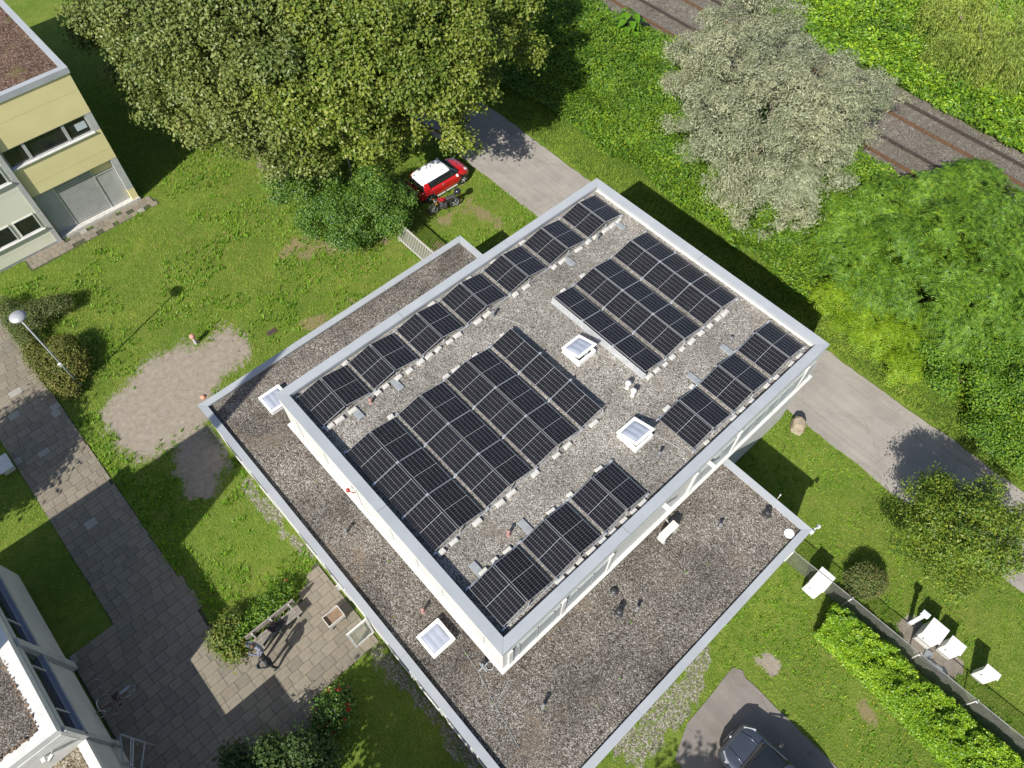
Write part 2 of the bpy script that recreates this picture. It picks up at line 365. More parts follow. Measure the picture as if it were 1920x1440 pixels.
# the lane: three strips of asphalt with open joints between them
def ribbon(name, xs0, xs1, z, m, label):
    V = []; F = []
    for i, ((a, y), (c, _)) in enumerate(zip(xs0, xs1)):
        V += [(a, y, z), (c, y, z), (a, y, z-.06), (c, y, z-.06)]
        if i: k = 4*i; F += [(k-4, k-3, k+1, k), (k-2, k-4, k, k+2), (k-3, k-1, k+3, k+1)]
    o = fast(name, V, F, m); tag(o, label, kind='structure'); return o
edL, edR = wobbly(18.68, 23.08, -32, 82, .3, .13, 3)
jl = [(19.6, y) for _, y in edL]; jr = [(22.4, y) for _, y in edL]
road = ribbon('road', [(x+.012, y) for x, y in jl], [(x-.012, y) for x, y in jr], .03, ASPH, 'pale asphalt lane running behind the building')
ribbon('road_edge', edL, [(x-.012, y) for x, y in jl], .027, ASPH, 'worn asphalt margin of the lane beside the lawn')
ribbon('road_edge', [(x+.012, y) for x, y in jr], edR, .027, ASPH, 'worn asphalt margin of the lane beside the bank')
dl, dr = wobbly(3.1, 7.38, -16, -6.0, .3, .10, 8)
drive = sheet('driveway', [(x, y) for x, y in dl]+[(4.4,-5.62),(5.6,-5.6),(7.28,-5.5),(7.5,-5.85)]+[(x, y) for x, y in reversed(dr)], .03, ASPH2, 'brown grey asphalt parking space')
# joint of earth under the paving
BED = mat('paving_bed', (.06, .055, .04), (.045, .06, .02), .95, 4, fine=30)
walk = sheet('walkway', [(-10.02,9.6),(-7.08,9.6),(-7.08,48),(-10.02,48)], .012, BED, 'slab paved footpath along the lawn')
plaza = sheet('paved_yard', [(-11.95,0),(-11.95,12.42),(-10.03,12.42),(-10.03,9.59),(-7.07,9.59),(-7.0,8.32),(-4.0,8.32),(-2.4,9.3),(-2.4,4.9),(-5.2,4.75),(-6.1,3.6),(-6.6,0)], .008, BED, 'slab paved yard between the buildings')
SLABM = [mat('slab_%s' % k, c, tuple(x*.78 for x in c), .9, 2.2, fine=28, bmp=.15) for k, c in (('warm_grey', (.236,.206,.156)), ('mid_grey', (.222,.197,.152)), ('brown_grey', (.206,.176,.133)), ('pale', (.32,.308,.27)), ('dark_grey', (.188,.168,.132)))]
slab_me = [MB().box(-.5,.5,-.5,.5,-.5,.5).mesh('paving_slab', m) for m in SLABM]
def slabs(parent, ok, x0, x1, y0, y1, nmax, pitch=(.34,.45), lens=(.42,.53,.53,.62), near=None):
    out = []; y = y0
    while y < y1:
        h = rnd.uniform(*pitch); x = x0-rnd.uniform(0, .4)
        while x < x1:
            w = rnd.choice(lens); a, c = max(x, x0), min(x+w, x1)
            if c-a > .12:
                cx, cy = (a+c)/2, y+h/2
                if ok(cx, cy): out.append((cx, cy, c-a-.014, h-.014))
            x += w
        y += h
    out.sort(key=lambda q: near(q)); first, rest = out[:nmax], out[nmax:]
    for cx, cy, w, h in first:
        i = rnd.choices((0,1,2,3,4), (5,5,4,.45,2.5))[0]
        o = link('paving_slab', slab_me[i], parent, (cx, cy, .03+rnd.uniform(-.003,.004))); o.scale = (w, h, .05); o.rotation_euler = (rnd.gauss(0,.004), rnd.gauss(0,.004), rnd.gauss(0,.006))
    if rest:
        mb = MB()
        for cx, cy, w, h in rest: mb.box(cx-w/2, cx+w/2, cy-h/2, cy+h/2, .005, .03+rnd.uniform(-.003,.004), rnd.choices((0,1,2,3,4), (5,5,4,.45,2.5))[0])
        o = lpart('paving_slab_field', mb, SLABM, parent); o['kind'] = 'stuff'
slabs(walk, lambda x, y: not (y > 21.9 and y < 22.95 and x < -9.98), -10.0, -7.1, 12.42, 34, 300, near=lambda q: q[1])
PLZ = [(-11.9,0),(-11.9,12.4),(-7.08,12.4),(-7.05,8.35),(-4.0,8.35),(-2.5,9.2),(-2.5,4.95),(-5.2,4.8),(-6.1,3.6),(-6.6,0)]
slabs(plaza, lambda x, y: bool(inpoly(np.array(x), np.array(y), PLZ)), -11.9, -2.45, 2.5, 12.4, 300, near=lambda q: abs(q[0]+5.6)+abs(q[1]-7.4)*.8, lens=(.45,.53,.62,.62), pitch=(.38,.5))
strip = sheet('house_paving', [(-4.6,33.1),(3.1,33.3),(3.1,33.8),(2.4,34.1),(-4.6,34.1)], .012, BED, 'strip of old slabs at the foot of the yellow building')
slabs(strip, lambda x, y: y < 34.05 and rnd.random() > .06, -4.5, 3.0, 33.2, 34.1, 200, pitch=(.28,.34), lens=(.3,.4,.4), near=lambda q: q[0])

# railway bed
BAL = gravel_mat('railway_ballast', [(.058,.051,.040),(.122,.108,.086),(.178,.160,.132),(.30,.275,.235)], 24, .9, (.115,.08,.052), (.72,1.1), .5)
bl, br = wobbly(34.1, 41.9, -25, 80, .8, .3, 15)
bed = ribbon('railway_bed', bl, br, 1.84, BAL, 'stony railway bed with two tracks')
SLEEP = mat('railway_sleeper', (.14,.12,.096), (.11,.095,.075), .9, 5, fine=25, bmp=.3)
sleeper_me = MB().box(-1.25,1.25,-.12,.12,-.1,.012).mesh('sleeper', SLEEP, bevel=.012)
for lab, xa, xb, ma, mb_ in (('railway track nearer the building with one rusty and one dark rail', 35.45, 36.95, RUST, DRUST), ('railway track nearer the weeping willow with bright rusty rail', 39.2, 40.7, RUST, DRUST)):
    t = thing('railway_track', lab, 'railway track', ((xa+xb)/2, 15, 1.84), 'railway tracks')
    for x, m, lb in ((xa, ma, 'orange rusty rail'), (xb, mb_, 'dark brown rail')):
        mb = MB()
        y0, y1 = -24., 78.
        mb.box(x-.036, x+.036, y0, y1, 2.0, 2.04); mb.box(x-.012, x+.012, y0, y1, 1.92, 2.0); mb.box(x-.07, x+.07, y0, y1, 1.90, 1.92)
        part('rail', mb, m, t, label=lb)
    for k in range(92):
        o = link('sleeper', sleeper_me, t, (rnd.gauss(0,.01), -23+k*.62, .0)); o.rotation_euler.z = rnd.gauss(0,.008)


# ------------------------------------------------------------------ main building
LX, LY, Z1, Z0 = 18.09, 13.233, 6.193, 3.518
AX0, AY0, AY1, AX1, AX2 = -2.363, -4.244, 16.846, 12.44, 12.354
ZG1, ZG0 = Z1-.40, Z0-.17     # gravel levels
ROOFG = gravel_mat('roof_gravel', [(.062,.054,.046),(.165,.149,.128),(.255,.236,.206),(.345,.324,.29),(.54,.52,.48)], 34, .8, (.15,.13,.10), (.66,1.16), .38)
ROOFG2 = gravel_mat('annex_roof_gravel', [(.035,.029,.024),(.09,.077,.063),(.15,.132,.111),(.22,.198,.172),(.44,.42,.385)], 34, .5, (.20,.152,.105), (.48,1.22), .30)
bld = thing('flat_roof_building', 'white flat roofed building with grey roof edges and gravel roofs carrying solar panels', 'building', (LX/2, LY/2, 0))
mb = MB(); e = .06
mb.box(e, LX-e, e, LY-e, 0, ZG1-.05)
part('upper_wall', mb, WHITE2, bld)
mb = MB()
OUT = [(AX0,AY0),(AX1,AY0),(AX1,0),(AX1,.5),(AX0+.5,.5)]
mb.box(AX0+e, AX1-e, AY0+e, .055, 0, ZG0-.05); mb.box(AX0+e, .055, .056, AY1-e, 0, ZG0-.052); mb.box(.0555, AX2-e, LY-.055, AY1-e, 0, ZG0-.054)
part('annex_wall', mb, WHITE2, bld)
part('roof_gravel', MB().box(.3, LX-.3, .3, LY-.3, ZG1-.045, ZG1), ROOFG, bld, label='grey gravel of the upper roof')
mb = MB(); mb.box(AX0+.2, AX1-.2, AY0+.2, .058, ZG0-.045, ZG0); mb.box(AX0+.2, .058, .0585, AY1-.2, ZG0-.045, ZG0); mb.box(.0585, AX2-.2, LY-.058, AY1-.2, ZG0-.045, ZG0)
part('roof_gravel', mb, ROOFG2, bld, label='brown grey gravel of the lower roof')
def cap_run(p0, p1, w, side, z, th, m, par, m0, m1):
    """mitred metal coping from p0 to p1 (outer line), width w to the given side; m0, m1: inner offset along the run at each end"""
    d = (Vector(p1)-Vector(p0)).normalized(); nrm = Vector((-d.y, d.x))*side
    a, b = Vector(p0), Vector(p1); c = b+nrm*w-d*m1; e_ = a+nrm*w+d*m0
    mb = MB(); g = d*.004
    a2, b2, c2, e2 = a+g*(m0 != 0), b-g*(m1 != 0), c-g*(m1 != 0), e_+g*(m0 != 0)
    P = [(q.x, q.y) for q in (a2, b2, c2, e2)]
    zz = [z, z, z-.025, z-.025]
    mb.add([(x, y, z-th) for x, y in P]+[(x, y, zz[i]) for i, (x, y) in enumerate(P)], [(3,2,1,0),(4,5,6,7),(0,1,5,4),(1,2,6,5),(2,3,7,6),(3,0,4,7)])
    return part('roof_edge_cap', mb, m, par)
UC = [(0,0),(LX,0),(LX,LY),(0,LY)]
for i in range(4):
    p0, p1 = Vector(UC[i]), Vector(UC[(i+1)%4]); n_ = 3 if i%2 == 0 else 2; L = (p1-p0).length
    for k in range(n_):
        q0, q1 = p0.lerp(p1, k/n_), p0.lerp(p1, (k+1)/n_); dd = (p1-p0).normalized()*.008
        cap_run(q0+(dd if k else dd*0), q1-(dd if k < n_-1 else dd*0), .40, 1, Z1, .17, CAPM, bld, .40 if k == 0 else 0, .40 if k == n_-1 else 0)
mb = MB()   # white inner face and outer band of the parapet
for (a, b, c, d) in ((.07,LX-.07,.07,.335),(.07,LX-.07,LY-.335,LY-.07),(.07,.335,.336,LY-.336),(LX-.335,LX-.07,.336,LY-.336)): mb.box(a, b, c, d, ZG1-.048, Z1-.175)
part('parapet', mb, WHITE, bld)
mb = MB()
for (a, b, c, d) in ((.03,LX-.03,.03,.07),(.03,LX-.03,LY-.07,LY-.03),(.03,.07,.0705,LY-.0705),(LX-.07,LX-.03,.0705,LY-.0705)): mb.box(a, b, c, d, Z1-.62, Z1-.171)
part('fascia', mb, WHITE, bld)
for p0, p1, m0, m1 in (((AX0,AY1),(AX0,AY0),1,1),((AX0,AY0),(AX1,AY0),1,1),((AX1,AY0),(AX1,-.001),1,0),((AX2,AY1),(AX0,AY1),1,1),((AX2,LY+.001),(AX2,AY1),0,1)):
    p0, p1 = Vector(p0), Vector(p1); L = (p1-p0).length; n_ = 3 if L > 9 else 1
    for k in range(n_):
        q0, q1 = p0.lerp(p1, k/n_), p0.lerp(p1, (k+1)/n_); dd = (p1-p0).normalized()*.003
        cap_run(q0+(dd if k else dd*0), q1-(dd if k < n_-1 else dd*0), .30, 1, Z0, .10, CAPM, bld, .30*m0 if k == 0 else 0, .30*m1 if k == n_-1 else 0)
mb = MB()
mb.box(AX0+.02, AX0+.26, AY0+.02, AY1-.02, Z0-.42, Z0-.103); mb.box(AX0+.261, AX1-.02, AY0+.02, AY0+.26, Z0-.42, Z0-.1035); mb.box(AX1-.26, AX1-.021, AY0+.261, .05, Z0-.42, Z0-.104)
mb.box(AX0+.262, AX2-.02, AY1-.26, AY1-.02, Z0-.42, Z0-.105); mb.box(AX2-.26, AX2-.021, LY-.05, AY1-.262, Z0-.42, Z0-.1045)
part('fascia', mb, WHITE, bld, label='white board under the lower roof edge')
# bands, blinds and ledges of the upper storey
mb = MB()
for z, dz, pr in ((Z0+.02,.07,.07),(Z0+.32,.06,.11)):
    mb.box(-pr, LX+pr*0, -pr, .05, z, z+dz); mb.box(-pr, .05, .0505, LY, z+.001, z+dz+.001); 
part('ledge', mb, WHITE, bld)
for x0, x1 in ((.42,.78),(.78,1.62),(1.62,2.4),(2.4,2.72),(3.0,3.55),(3.55,4.35),(4.35,5.15),(9.95,10.7),(10.7,11.5),(11.5,12.35),(12.75,13.6),(13.6,14.45),(14.45,15.3),(15.3,16.15),(16.15,16.9),(17.1,17.8)):
    t = part('window', MB().box(x0+.012, x1-.012, .012, .062, Z0+.42, Z1-.95), BLIND, bld)
    part('window_frame', MB().box(x0-.005, x0+.012, -.004, .03, Z0+.40, Z1-.92), GREY, t); part('window_frame', MB().box(x1-.012, x1+.004, -.003, .03, Z0+.40, Z1-.92), GREY, t)
mb = MB()
for x in (.36, 2.86, 5.22, 9.86, 12.55, 17.0): mb.box(x-.09, x+.09, -.03, .05, Z0+.40, Z1-.63)
part('pilaster', mb, WHITE, bld)
for x, dx in ((10.55,.12),(7.95,.16)): part('downpipe_bracket', MB().box(x, x+dx, -.30, .06, Z1-.74, Z1-.63), WHITE, bld)
mb = MB()
for y in (1.0,3.2,4.6,6.1,8.2,10.3,12.2): mb.box(.045, .0562, y-.012, y+.012, Z0+.42, Z1-.64)
part('panel_joint', mb, GREY, bld)
for y0, y1 in ((.8,3.2),(3.4,6.0),(8.6,10.2)): part('cable_duct', MB().box(-.045, .05, y0, y1, Z0+.95, Z0+1.02), WHITE, bld)
# low facade towards the yard: windows and the open glass door
for y0 in (-2.6,-.9,.8,2.5,6.6,8.4,12.0,14.0): 
    w = part('window', MB().box(AX0+.03, AX0+.08, y0, y0+1.3, 1.0, 2.3), BLACKGLASS, bld); part('window_frame', MB().box(AX0+.01, AX0+.07, y0-.06, y0, .94, 2.36).box(AX0+.01, AX0+.07, y0+1.3, y0+1.36, .94, 2.36).box(AX0, AX0+.071, y0-.06, y0+1.36, .9, .94), WHITE, w)
dr_ = MB(); yd = 5.15
for a, b, c, d in ((-3.29,-2.36,2.0,2.12),(-3.29,-2.36,.05,.2),(-3.29,-3.19,.2,2.0),(-2.45,-2.36,.2,2.0)): dr_.box(a, b, yd, yd+.06, c, d)
door = part('door', dr_, WHITE, bld, label='open white framed glass door')
gl, gn, gL, gb = newmat('clear_glass'); gb.inputs['Transmission Weight'].default_value = .92; gb.inputs['Roughness'].default_value = .02; gb.inputs['IOR'].default_value = 1.1; gb.inputs['Base Color'].default_value = (.85,.9,.86,1)
part('pane', MB().box(-3.19,-2.45,yd+.024,yd+.034,.2,2.0), gl, door)
part('handle', MB().box(-3.26,-3.22,yd-.05,yd,1.0,1.16), ALU, door)
# camera arm at the corner, red lamp on the wall, lightning wire
mb = MB(); mb.tube([(AX1-.05,AY0+.02,3.30),(AX1+.2,AY0-.05,3.36),(AX1+.38,AY0-.07,3.36)], .03, 8); mb.obox((AX1+.02,AY0-.02,3.3),(.16,.16,.2)); mb.lathe((AX1+.42,AY0-.08,3.22),[(.03,.16),(.075,.12),(.085,.02),(.05,-.07),(.01,-.1)],14)
solo('wall_lamp', mb, WHITE, 'small white lamp on an arm at the corner of the lower roof', 'lamp', (AX1,AY0,3.3), smooth=True)
mb = MB(); mb.tube([(.02,8.3,5.0),(-.1,8.4,5.1),(-.14,8.46,5.16)], .02, 6); mb.lathe((-.15,8.48,5.12),[(.04,-.02),(.075,.02),(.075,.12),(.03,.17)],12)
solo('warning_lamp', mb, plain('red_plastic', (.30,.02,.015), .35), 'small dark red lamp on the white upper wall', 'lamp', (.02,8.4,5.0), smooth=True)

# ------------------------------------------------------------------ solar arrays
def panel_mat():
    m, n, l, b = newmat('solar_cells'); b.inputs['Roughness'].default_value = .18; b.inputs['Specular IOR Level'].default_value = .28
    tc = n.new('ShaderNodeTexCoord'); sx = n.new('ShaderNodeSeparateXYZ'); l.new(tc.outputs['Object'], sx.inputs[0])
    def line(sock, pitch, off, w):
        a = N(n, 'ShaderNodeMath', operation='ADD'); a.inputs[1].default_value = off; l.new(sock, a.inputs[0])
        d = N(n, 'ShaderNodeMath', operation='PINGPONG'); d.inputs[1].default_value = pitch/2; l.new(a.outputs[0], d.inputs[0])
        c = N(n, 'ShaderNodeMath', operation='LESS_THAN'); c.inputs[1].default_value = w/2; l.new(d.outputs[0], c.inputs[0]); return c.outputs[0]
    lx = line(sx.outputs[0], .1762, 0, .0075)          # six cells across
    lya = line(sx.outputs[1], .0925, 0, .0050)          # nine half cells each way from the middle
    mid = N(n, 'ShaderNodeMath', operation='ABSOLUTE'); l.new(sx.outputs[1], mid.inputs[0]); md = N(n, 'ShaderNodeMath', operation='LESS_THAN'); md.inputs[1].default_value = .0075; l.new(mid.outputs[0], md.inputs[0])
    bus = line(sx.outputs[0], .0305, .0153, .0012)
    c = mixc(n, l, (.0085,.0083,.0105), (.022,.022,.025), bus); c = mixc(n, l, c, (.13,.132,.138), lya); c = mixc(n, l, c, (.21,.212,.22), lx); c = mixc(n, l, c, (.34,.35,.36), md.outputs[0])
    nz = noise_n(n, l, 2.5, 3, .5); r = ramp(n, [(.35,(.9,)*3),(.7,(1.2,)*3)]); l.new(nz.outputs[0], r.inputs[0]); c = mixc(n, l, c, r.outputs[0], 1., 'MULTIPLY')
    l.new(c, b.inputs['Base Color']); return m
CELL = panel_mat()
PWD, PLN, RISE, PH = 1.098, 1.722, .242, 1.1168
fr = MB(); t_ = .010; hw, hl = PWD/2, PLN/2; FRAMEM = mat('panel_frame_alu', (.27,.275,.285), (.22,.225,.235), .45, 5, metal=.3)
fr.box(-hw,-hw+t_,-hl,hl,-.03,.004,1).box(hw-t_,hw,-hl,hl,-.03,.004,1).box(-hw+t_,hw-t_,-hl,-hl+t_,-.03,.004).box(-hw+t_,hw-t_,hl-t_,hl,-.03,.004)
frame_me = fr.mesh('solar_panel', [ALU, FRAMEM]); glass_me = MB().box(-hw+t_,hw-t_,-hl+t_,hl-t_,-.012,0).mesh('cell_glass', CELL)
block_me = MB().box(-.2,.2,-.1,.1,-.05,.05).mesh('ballast_block', CONC, bevel=.012)
tray_me = MB().box(-.14,.14,-.3,.3,-.025,.025).mesh('cable_tray', GREY, bevel=.006)
TILT = math.asin(RISE/PWD)
def array(label, x0, y0, nu, nv, start_low, trays=(), wind=False):
    width = nu*1.1172+((nu-1)//2 if start_low else nu//2)*.19
    t = thing('solar_array', label, 'solar array', (x0+width/2, y0+nv*1.742/2, ZG1), 'solar arrays on the upper roof')
    bx, by, bz = t.location; x = x0; low = start_low; zl = .140; ends = []
    for i in range(nu):
        xa, xb = (x+.008, x+1.1172-.034) if low else (x+.034, x+1.1172-.008); ends.append((x, low))
        for j in range(nv):
            yc = y0+(nv-1-j+.5)*1.742
            o = link('solar_panel', frame_me, t, ((xa+xb)/2-bx, yc-by, zl+RISE/2+(.016 if low else -.004))); o.rotation_euler = (0, -TILT if low else TILT, 0)
            link('cell_glass', glass_me, o)
        x += 1.1172; low = not low
        if low and i < nu-1: x += .19
    ends.append((x, low)); W_ = x-x0
    for j in range(nv+1):            # aluminium base rails along the rows
        yy = y0+j*1.742; off = -.04 if j == 0 else (.04 if j == nv else 0)
        mb = MB().box(x0-.1, x+.1, yy+off-.022, yy+off+.022, ZG1+.02, ZG1+.062)
        for xx, lo in ends:
            if lo: mb.obox((xx, yy+off, ZG1+.09), (.12,.07,.08))
            else: mb.box(xx-.02, xx+.02, yy+off-.02, yy+off+.02, ZG1+.06, ZG1+.31)
        part('base_rail', mb, ALU, t)
    for j in (0, nv):
        yy = y0+j*1.742; off = -.15 if j == 0 else .13; q = x0+.18
        while q < x-.2:
            if rnd.random() < (.70 if j == 0 else .26):
                o = link('ballast_block', block_me, t, (q-bx, yy+off+rnd.gauss(0,.012)-by, .055+rnd.choice((0,0,.001)))); o.rotation_euler.z = rnd.gauss(0,.06); o.scale = (rnd.uniform(.55,1.05), rnd.uniform(.75,1.0), rnd.uniform(.8,1.1))
            q += rnd.uniform(.42,.66)
    if nv > 1:
        for j in range(1, nv):
            mb = MB(); yy = y0+j*1.742
            for xx, lo in ends: mb.obox((xx, yy, ZG1+.15+(0 if lo else RISE)), (.10,.09,.03))
            part('clamp', mb, ALU, t)
    for xx, side in trays:
        yy = y0+(nv*1.742+.33 if side > 0 else -.36)
        o = link('cable_tray', tray_me, t, (xx-bx, yy-by, .05))
    if wind:
        mb = MB(); L0 = y0-.03; L1 = y0+nv*1.742+.03
        mb.add([(x0-.11,L0,ZG1+.01),(x0-.11,L1,ZG1+.01),(x0-.012,L1,ZG1+.31),(x0-.012,L0,ZG1+.31),(x0-.10,L0,ZG1+.01),(x0-.10,L1,ZG1+.01),(x0-.002,L1,ZG1+.305),(x0-.002,L0,ZG1+.305)], [(0,1,2,3),(7,6,5,4),(3,2,6,7),(0,4,5,1),(0,3,7,4),(1,5,6,2)])
        part('wind_plate', mb, ALU, t)
    return t
array('largest solar array, three rows of seven panels, behind the open skylights', .612, 4.193, 7, 3, True)
array('long single row of fourteen solar panels along the roof edge facing the lawn', .619, 10.942, 14, 1, True, [(1.95,-1),(3.9,-1),(13.6,-1),(16.9,-1)])
array('block of fifteen solar panels with a sloping metal plate at its end near the lane', 11.474, 4.192, 5, 3, False, [], True)
array('short row of six solar panels at the roof corner over the lane', 10.358, .709, 6, 1, True, [(15.0,1),(12.9,1)])
array('short row of six solar panels at the roof corner nearest the low annex', .639, .685, 6, 1, True, [(1.3,1),(3.6,1)])

# ------------------------------------------------------------------ skylights
DOME = mat('milky_acrylic', (.33,.355,.42), (.29,.315,.38), .22, 1.5, spec=.6, coat=.3)
FRAMEW = mat('white_plastic', (.82,.82,.79), (.74,.74,.70), .4, 3)
def skylight(label, cx, cy, zb, s, opened, axis_x=True):
    t = thing('skylight', label, 'skylight', (cx, cy, zb), 'domed skylights on the roofs')
    h = .26 if opened else .22; a = s/2
    mb = MB(); w = .10
    mb.box(-a,a,-a,-a+w,0,h).box(-a,a,a-w,a,0,h).box(-a,-a+w,-a+w,a-w,0,h).box(a-w,a,-a+w,a-w,0,h)
    lpart('curb', mb, FRAMEW, t, bevel=.01)
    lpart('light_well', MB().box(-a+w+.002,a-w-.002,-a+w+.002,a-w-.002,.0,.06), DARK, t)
    lid = MB(); b = a+.03; w2 = .12; th = .05
    lid.box(-b,b,-b,-b+w2,0,th).box(-b,b,b-w2,b,0,th).box(-b,-b+w2,-b+w2,b-w2,0,th).box(b-w2,b,-b+w2,b-w2,0,th)
    L = lpart('lid_frame', lid, FRAMEW, t, bevel=.008)
    d = b-w2+.003; nx_, ny_ = 24, 10; V = []; F = []
    for i in range(nx_+1):
        for j in range(ny_+1):
            u = -1+2*i/nx_; v = -1+2*j/ny_
            lobe = .7+.3*abs(math.sin((u+1)/2*math.pi*3))**.9
            z = .02+.06*lobe*(1-v**6)*(1-abs(u)**10)*(1-.45*v*v)
            V.append((u*d, v*d, z) if axis_x else (v*d, u*d, z))
    for i in range(nx_):
        for j in range(ny_): q = i*(ny_+1)+j; F.append((q, q+ny_+1, q+ny_+2, q+1))
    dm = MB(); dm.add(V, F); lpart('dome', dm, DOME, L, smooth=True)
    if opened:      # hinged on the far side, lifted at the near corner
        an = R_(19); L.rotation_euler = (-an*.55, an*.75*0, 0); L.rotation_euler = (0, 0, 0)
        L.matrix_local = Matrix.Translation((-0.0, b, h)) @ Matrix.Rotation(-an, 4, 'X') @ Matrix.Translation((0, -b, 0))
        mb = MB(); mb.tube([(.05,-a+.1,h-.05),(.05,-a+.08,h+2*b*math.sin(an)*.93)], .022, 8); mb.box(-.02,.12,-a+.08,-a+.16,h-.1,h)
        lpart('opener', mb, GREY, t)
    else: L.location = (0,0,h)
    return t
skylight('open domed skylight beside the sloping metal plate of the fifteen panel block', 10.38, 6.80, ZG1, .98, True)
skylight('open domed skylight between the two short panel rows', 9.17, 2.60, ZG1, .98, True)
skylight('closed domed skylight on the lower gravel roof near the glass door', -.99, 2.47, ZG0, .95, False)
skylight('closed domed skylight half hidden below the upper roof corner', -.12, 14.86-.0, ZG0, .98, False).location.x = .25

# ------------------------------------------------------------------ small things on the roofs
PIPEG = plain('grey_vent_pipe', (.16,.16,.165), .6); PIPED = plain('dark_vent_pipe', (.03,.03,.033), .5); PIPER = plain('rosy_vent_pipe', (.30,.17,.15), .7); PIPEW = plain('pale_vent_pipe', (.62,.61,.58), .6)
def vent(label, x, y, zb, m, h=.3, r=.055, cap=.075, lean=0):
    t = thing('vent_pipe', label, 'vent pipe', (x, y, zb), 'vent pipes on the roofs')
    lpart('pipe', MB().lathe((0,0,0), [(r*1.6,-.01),(r*1.5,.02),(r,.05),(r,h)], 14), m, t, smooth=False)
    lpart('pipe_cap', MB().lathe((0,0,h), [(r*.9,.0),(cap,.015),(cap,.06),(cap*.6,.09),(.01,.1)], 14), m, t)
for a in (('grey vent pipe in front of the long panel row', 9.05,10.58,ZG1,PIPEG), ('rosy vent pipe beside the short row near the low annex', 2.96,2.96,ZG1,PIPER), ('small dark vent pipe beside the short row over the lane', 15.49,2.97,ZG1,PIPEG,.2,.06), ('grey vent pipe close to the open skylight near the roof edge', 9.22,1.43,ZG1,PIPEG),
          ('rosy vent pipe at the end of the long row near the roof corner', 2.64,10.64,ZG1,PIPER,.2), ('grey vent pipe near the top end of the long panel row', 15.5,10.66,ZG1,PIPEG),
          ('flat black drain on the annex gravel', 5.02,-.65,ZG0,PIPED,.03,.11,.12), ('thick black vent pipe on the annex gravel', 4.54,-1.32,ZG0,PIPED,.32,.11,.12), ('thin rosy vent pipe beside the thick black one', 5.12,-1.68,ZG0,PIPEG,.26),
          ('rosy vent pipe near the closed domed skylight', -.72,3.57,ZG0,PIPER,.28), ('grey vent pipe alone on the annex gravel below the roof corner', .29,-1.74,ZG0,PIPEG,.34,.06), ('grey vent pipe with orange lichen beside it', 9.9,-1.7,ZG0,PIPEG,.26,.06),
          ('thick black vent pipe near the annex edge over the lawn', 11.7,-2.63,ZG0,PIPED,.24,.12,.13), ('grey vent pipe on the narrow annex roof by the red lamp', -1.0,7.95,ZG0,PIPEG,.3)): vent(*a)
for k, (x, y, lb) in enumerate(((10.60,4.30,'pale mushroom topped roof vent farther from the lane'), (10.50,3.92,'pale mushroom topped roof vent nearer the open skylight'))):
    t = thing('roof_vent', lb, 'roof vent', (x, y, ZG1), 'paired mushroom vents')
    lpart('pipe', MB().lathe((0,0,0), [(.09,0),(.08,.05),(.075,.3)], 16), PIPEW, t); lpart('hood', MB().lathe((0,0,.3), [(.06,0),(.125,.02),(.12,.10),(.09,.15),(.03,.18)], 18), PIPEW, t, smooth=True)
t = thing('condenser_unit', 'cream air conditioning box beside the white wall on the annex roof', 'air conditioner', (8.13,-.52,ZG0))
lpart('housing', MB().box(-.42,.42,-.15,.15,.08,.62), mat('cream_metal', (.72,.70,.60), (.62,.60,.5), .5, 4), t, bevel=.02)
lpart('foot', MB().box(-.38,-.28,-.2,.2,0,.08).box(.28,.38,-.2,.2,0,.08), GREY, t)
lpart('fan_grille', MB().lathe((-.1,-.152,.35), [(.2,-.012),(.2,0),(.17,.004),(.03,.006)], 18, axis='y'), DARK, t)
lpart('pipe_run', MB().tube([(.3,.15,.3),(.35,.3,.25),(.3,.38,.4)], .025, 6), WHITE, t)
t = thing('roof_hatch', 'round white disc lying on the annex gravel by its corner', 'cover', (11.72,-3.72,ZG0)); lpart('disc', MB().lathe((0,0,0), [(.2,-.01),(.2,.02),(.19,.03),(.01,.032)], 22), FRAMEW, t); lpart('hole', MB().box(-.09,-.06,.03,.05,.033,.035).box(.0,.03,.06,.08,.033,.035), DARK, t)
mb = MB(); mb.lathe((12.5,-2.53,3.52),[(.012,0),(.012,.3),(.03,.3),(.03,.36)],8); solo('roof_post', mb, WHITE, 'short white rod on the annex roof edge over the lawn', 'rod', (12.5,-2.53,3.52))
mb = MB(); mb.lathe((5.15,13.45,ZG0),[(.03,0),(.03,.5)],8); mb.tube([(5.15,13.45,ZG0+.48),(5.15,13.75,ZG0+.5)],.03,8); solo('overflow_pipe', mb, WHITE, 'white bent pipe on the narrow roof under the long panel row', 'pipe', (5.15,13.45,ZG0))
mb = MB()
for pts in ([(.55,4.1,ZG1+.015),(.5,3.3,ZG1+.02),(.62,2.4,ZG1+.015)], [(8.8,11.0,ZG1+.012),(9.4,10.0,ZG1+.012),(9.7,9.3,ZG1+.012)], [(10.2,3.2,ZG1+.012),(9.9,2.9,ZG1+.012),(9.8,2.35,ZG1+.012),(10.1,1.0,ZG1+.012)], [(15.9,4.0,ZG1+.012),(17.0,3.1,ZG1+.012)]): mb.tube(pts, .012, 5)
solo('roof_wire', mb, GREY, 'thin grey wires lying across the upper roof gravel', 'wire', (.55,4.1,ZG1))
mb = MB()
for pts in ([(-.5,1.6,ZG0+.012),(-.6,.6,ZG0+.015),(-.9,-.6,ZG0+.012),(-1.2,-2.2,ZG0+.012)], [(-.9,-.6,ZG0+.012),(.0,-.3,ZG0+.012)], [(-1.9,9.0,ZG0+.012),(-1.0,9.4,ZG0+.012)]): mb.tube(pts, .011, 5)
solo('roof_wire', mb, GREY, 'thin wires lying across the lower roof gravel', 'wire', (-.5,1.6,ZG0))
t = thing('antenna_mount', 'grey antenna stand with cable coil beside the building corner', 'antenna stand', (-.38,.62,ZG0))
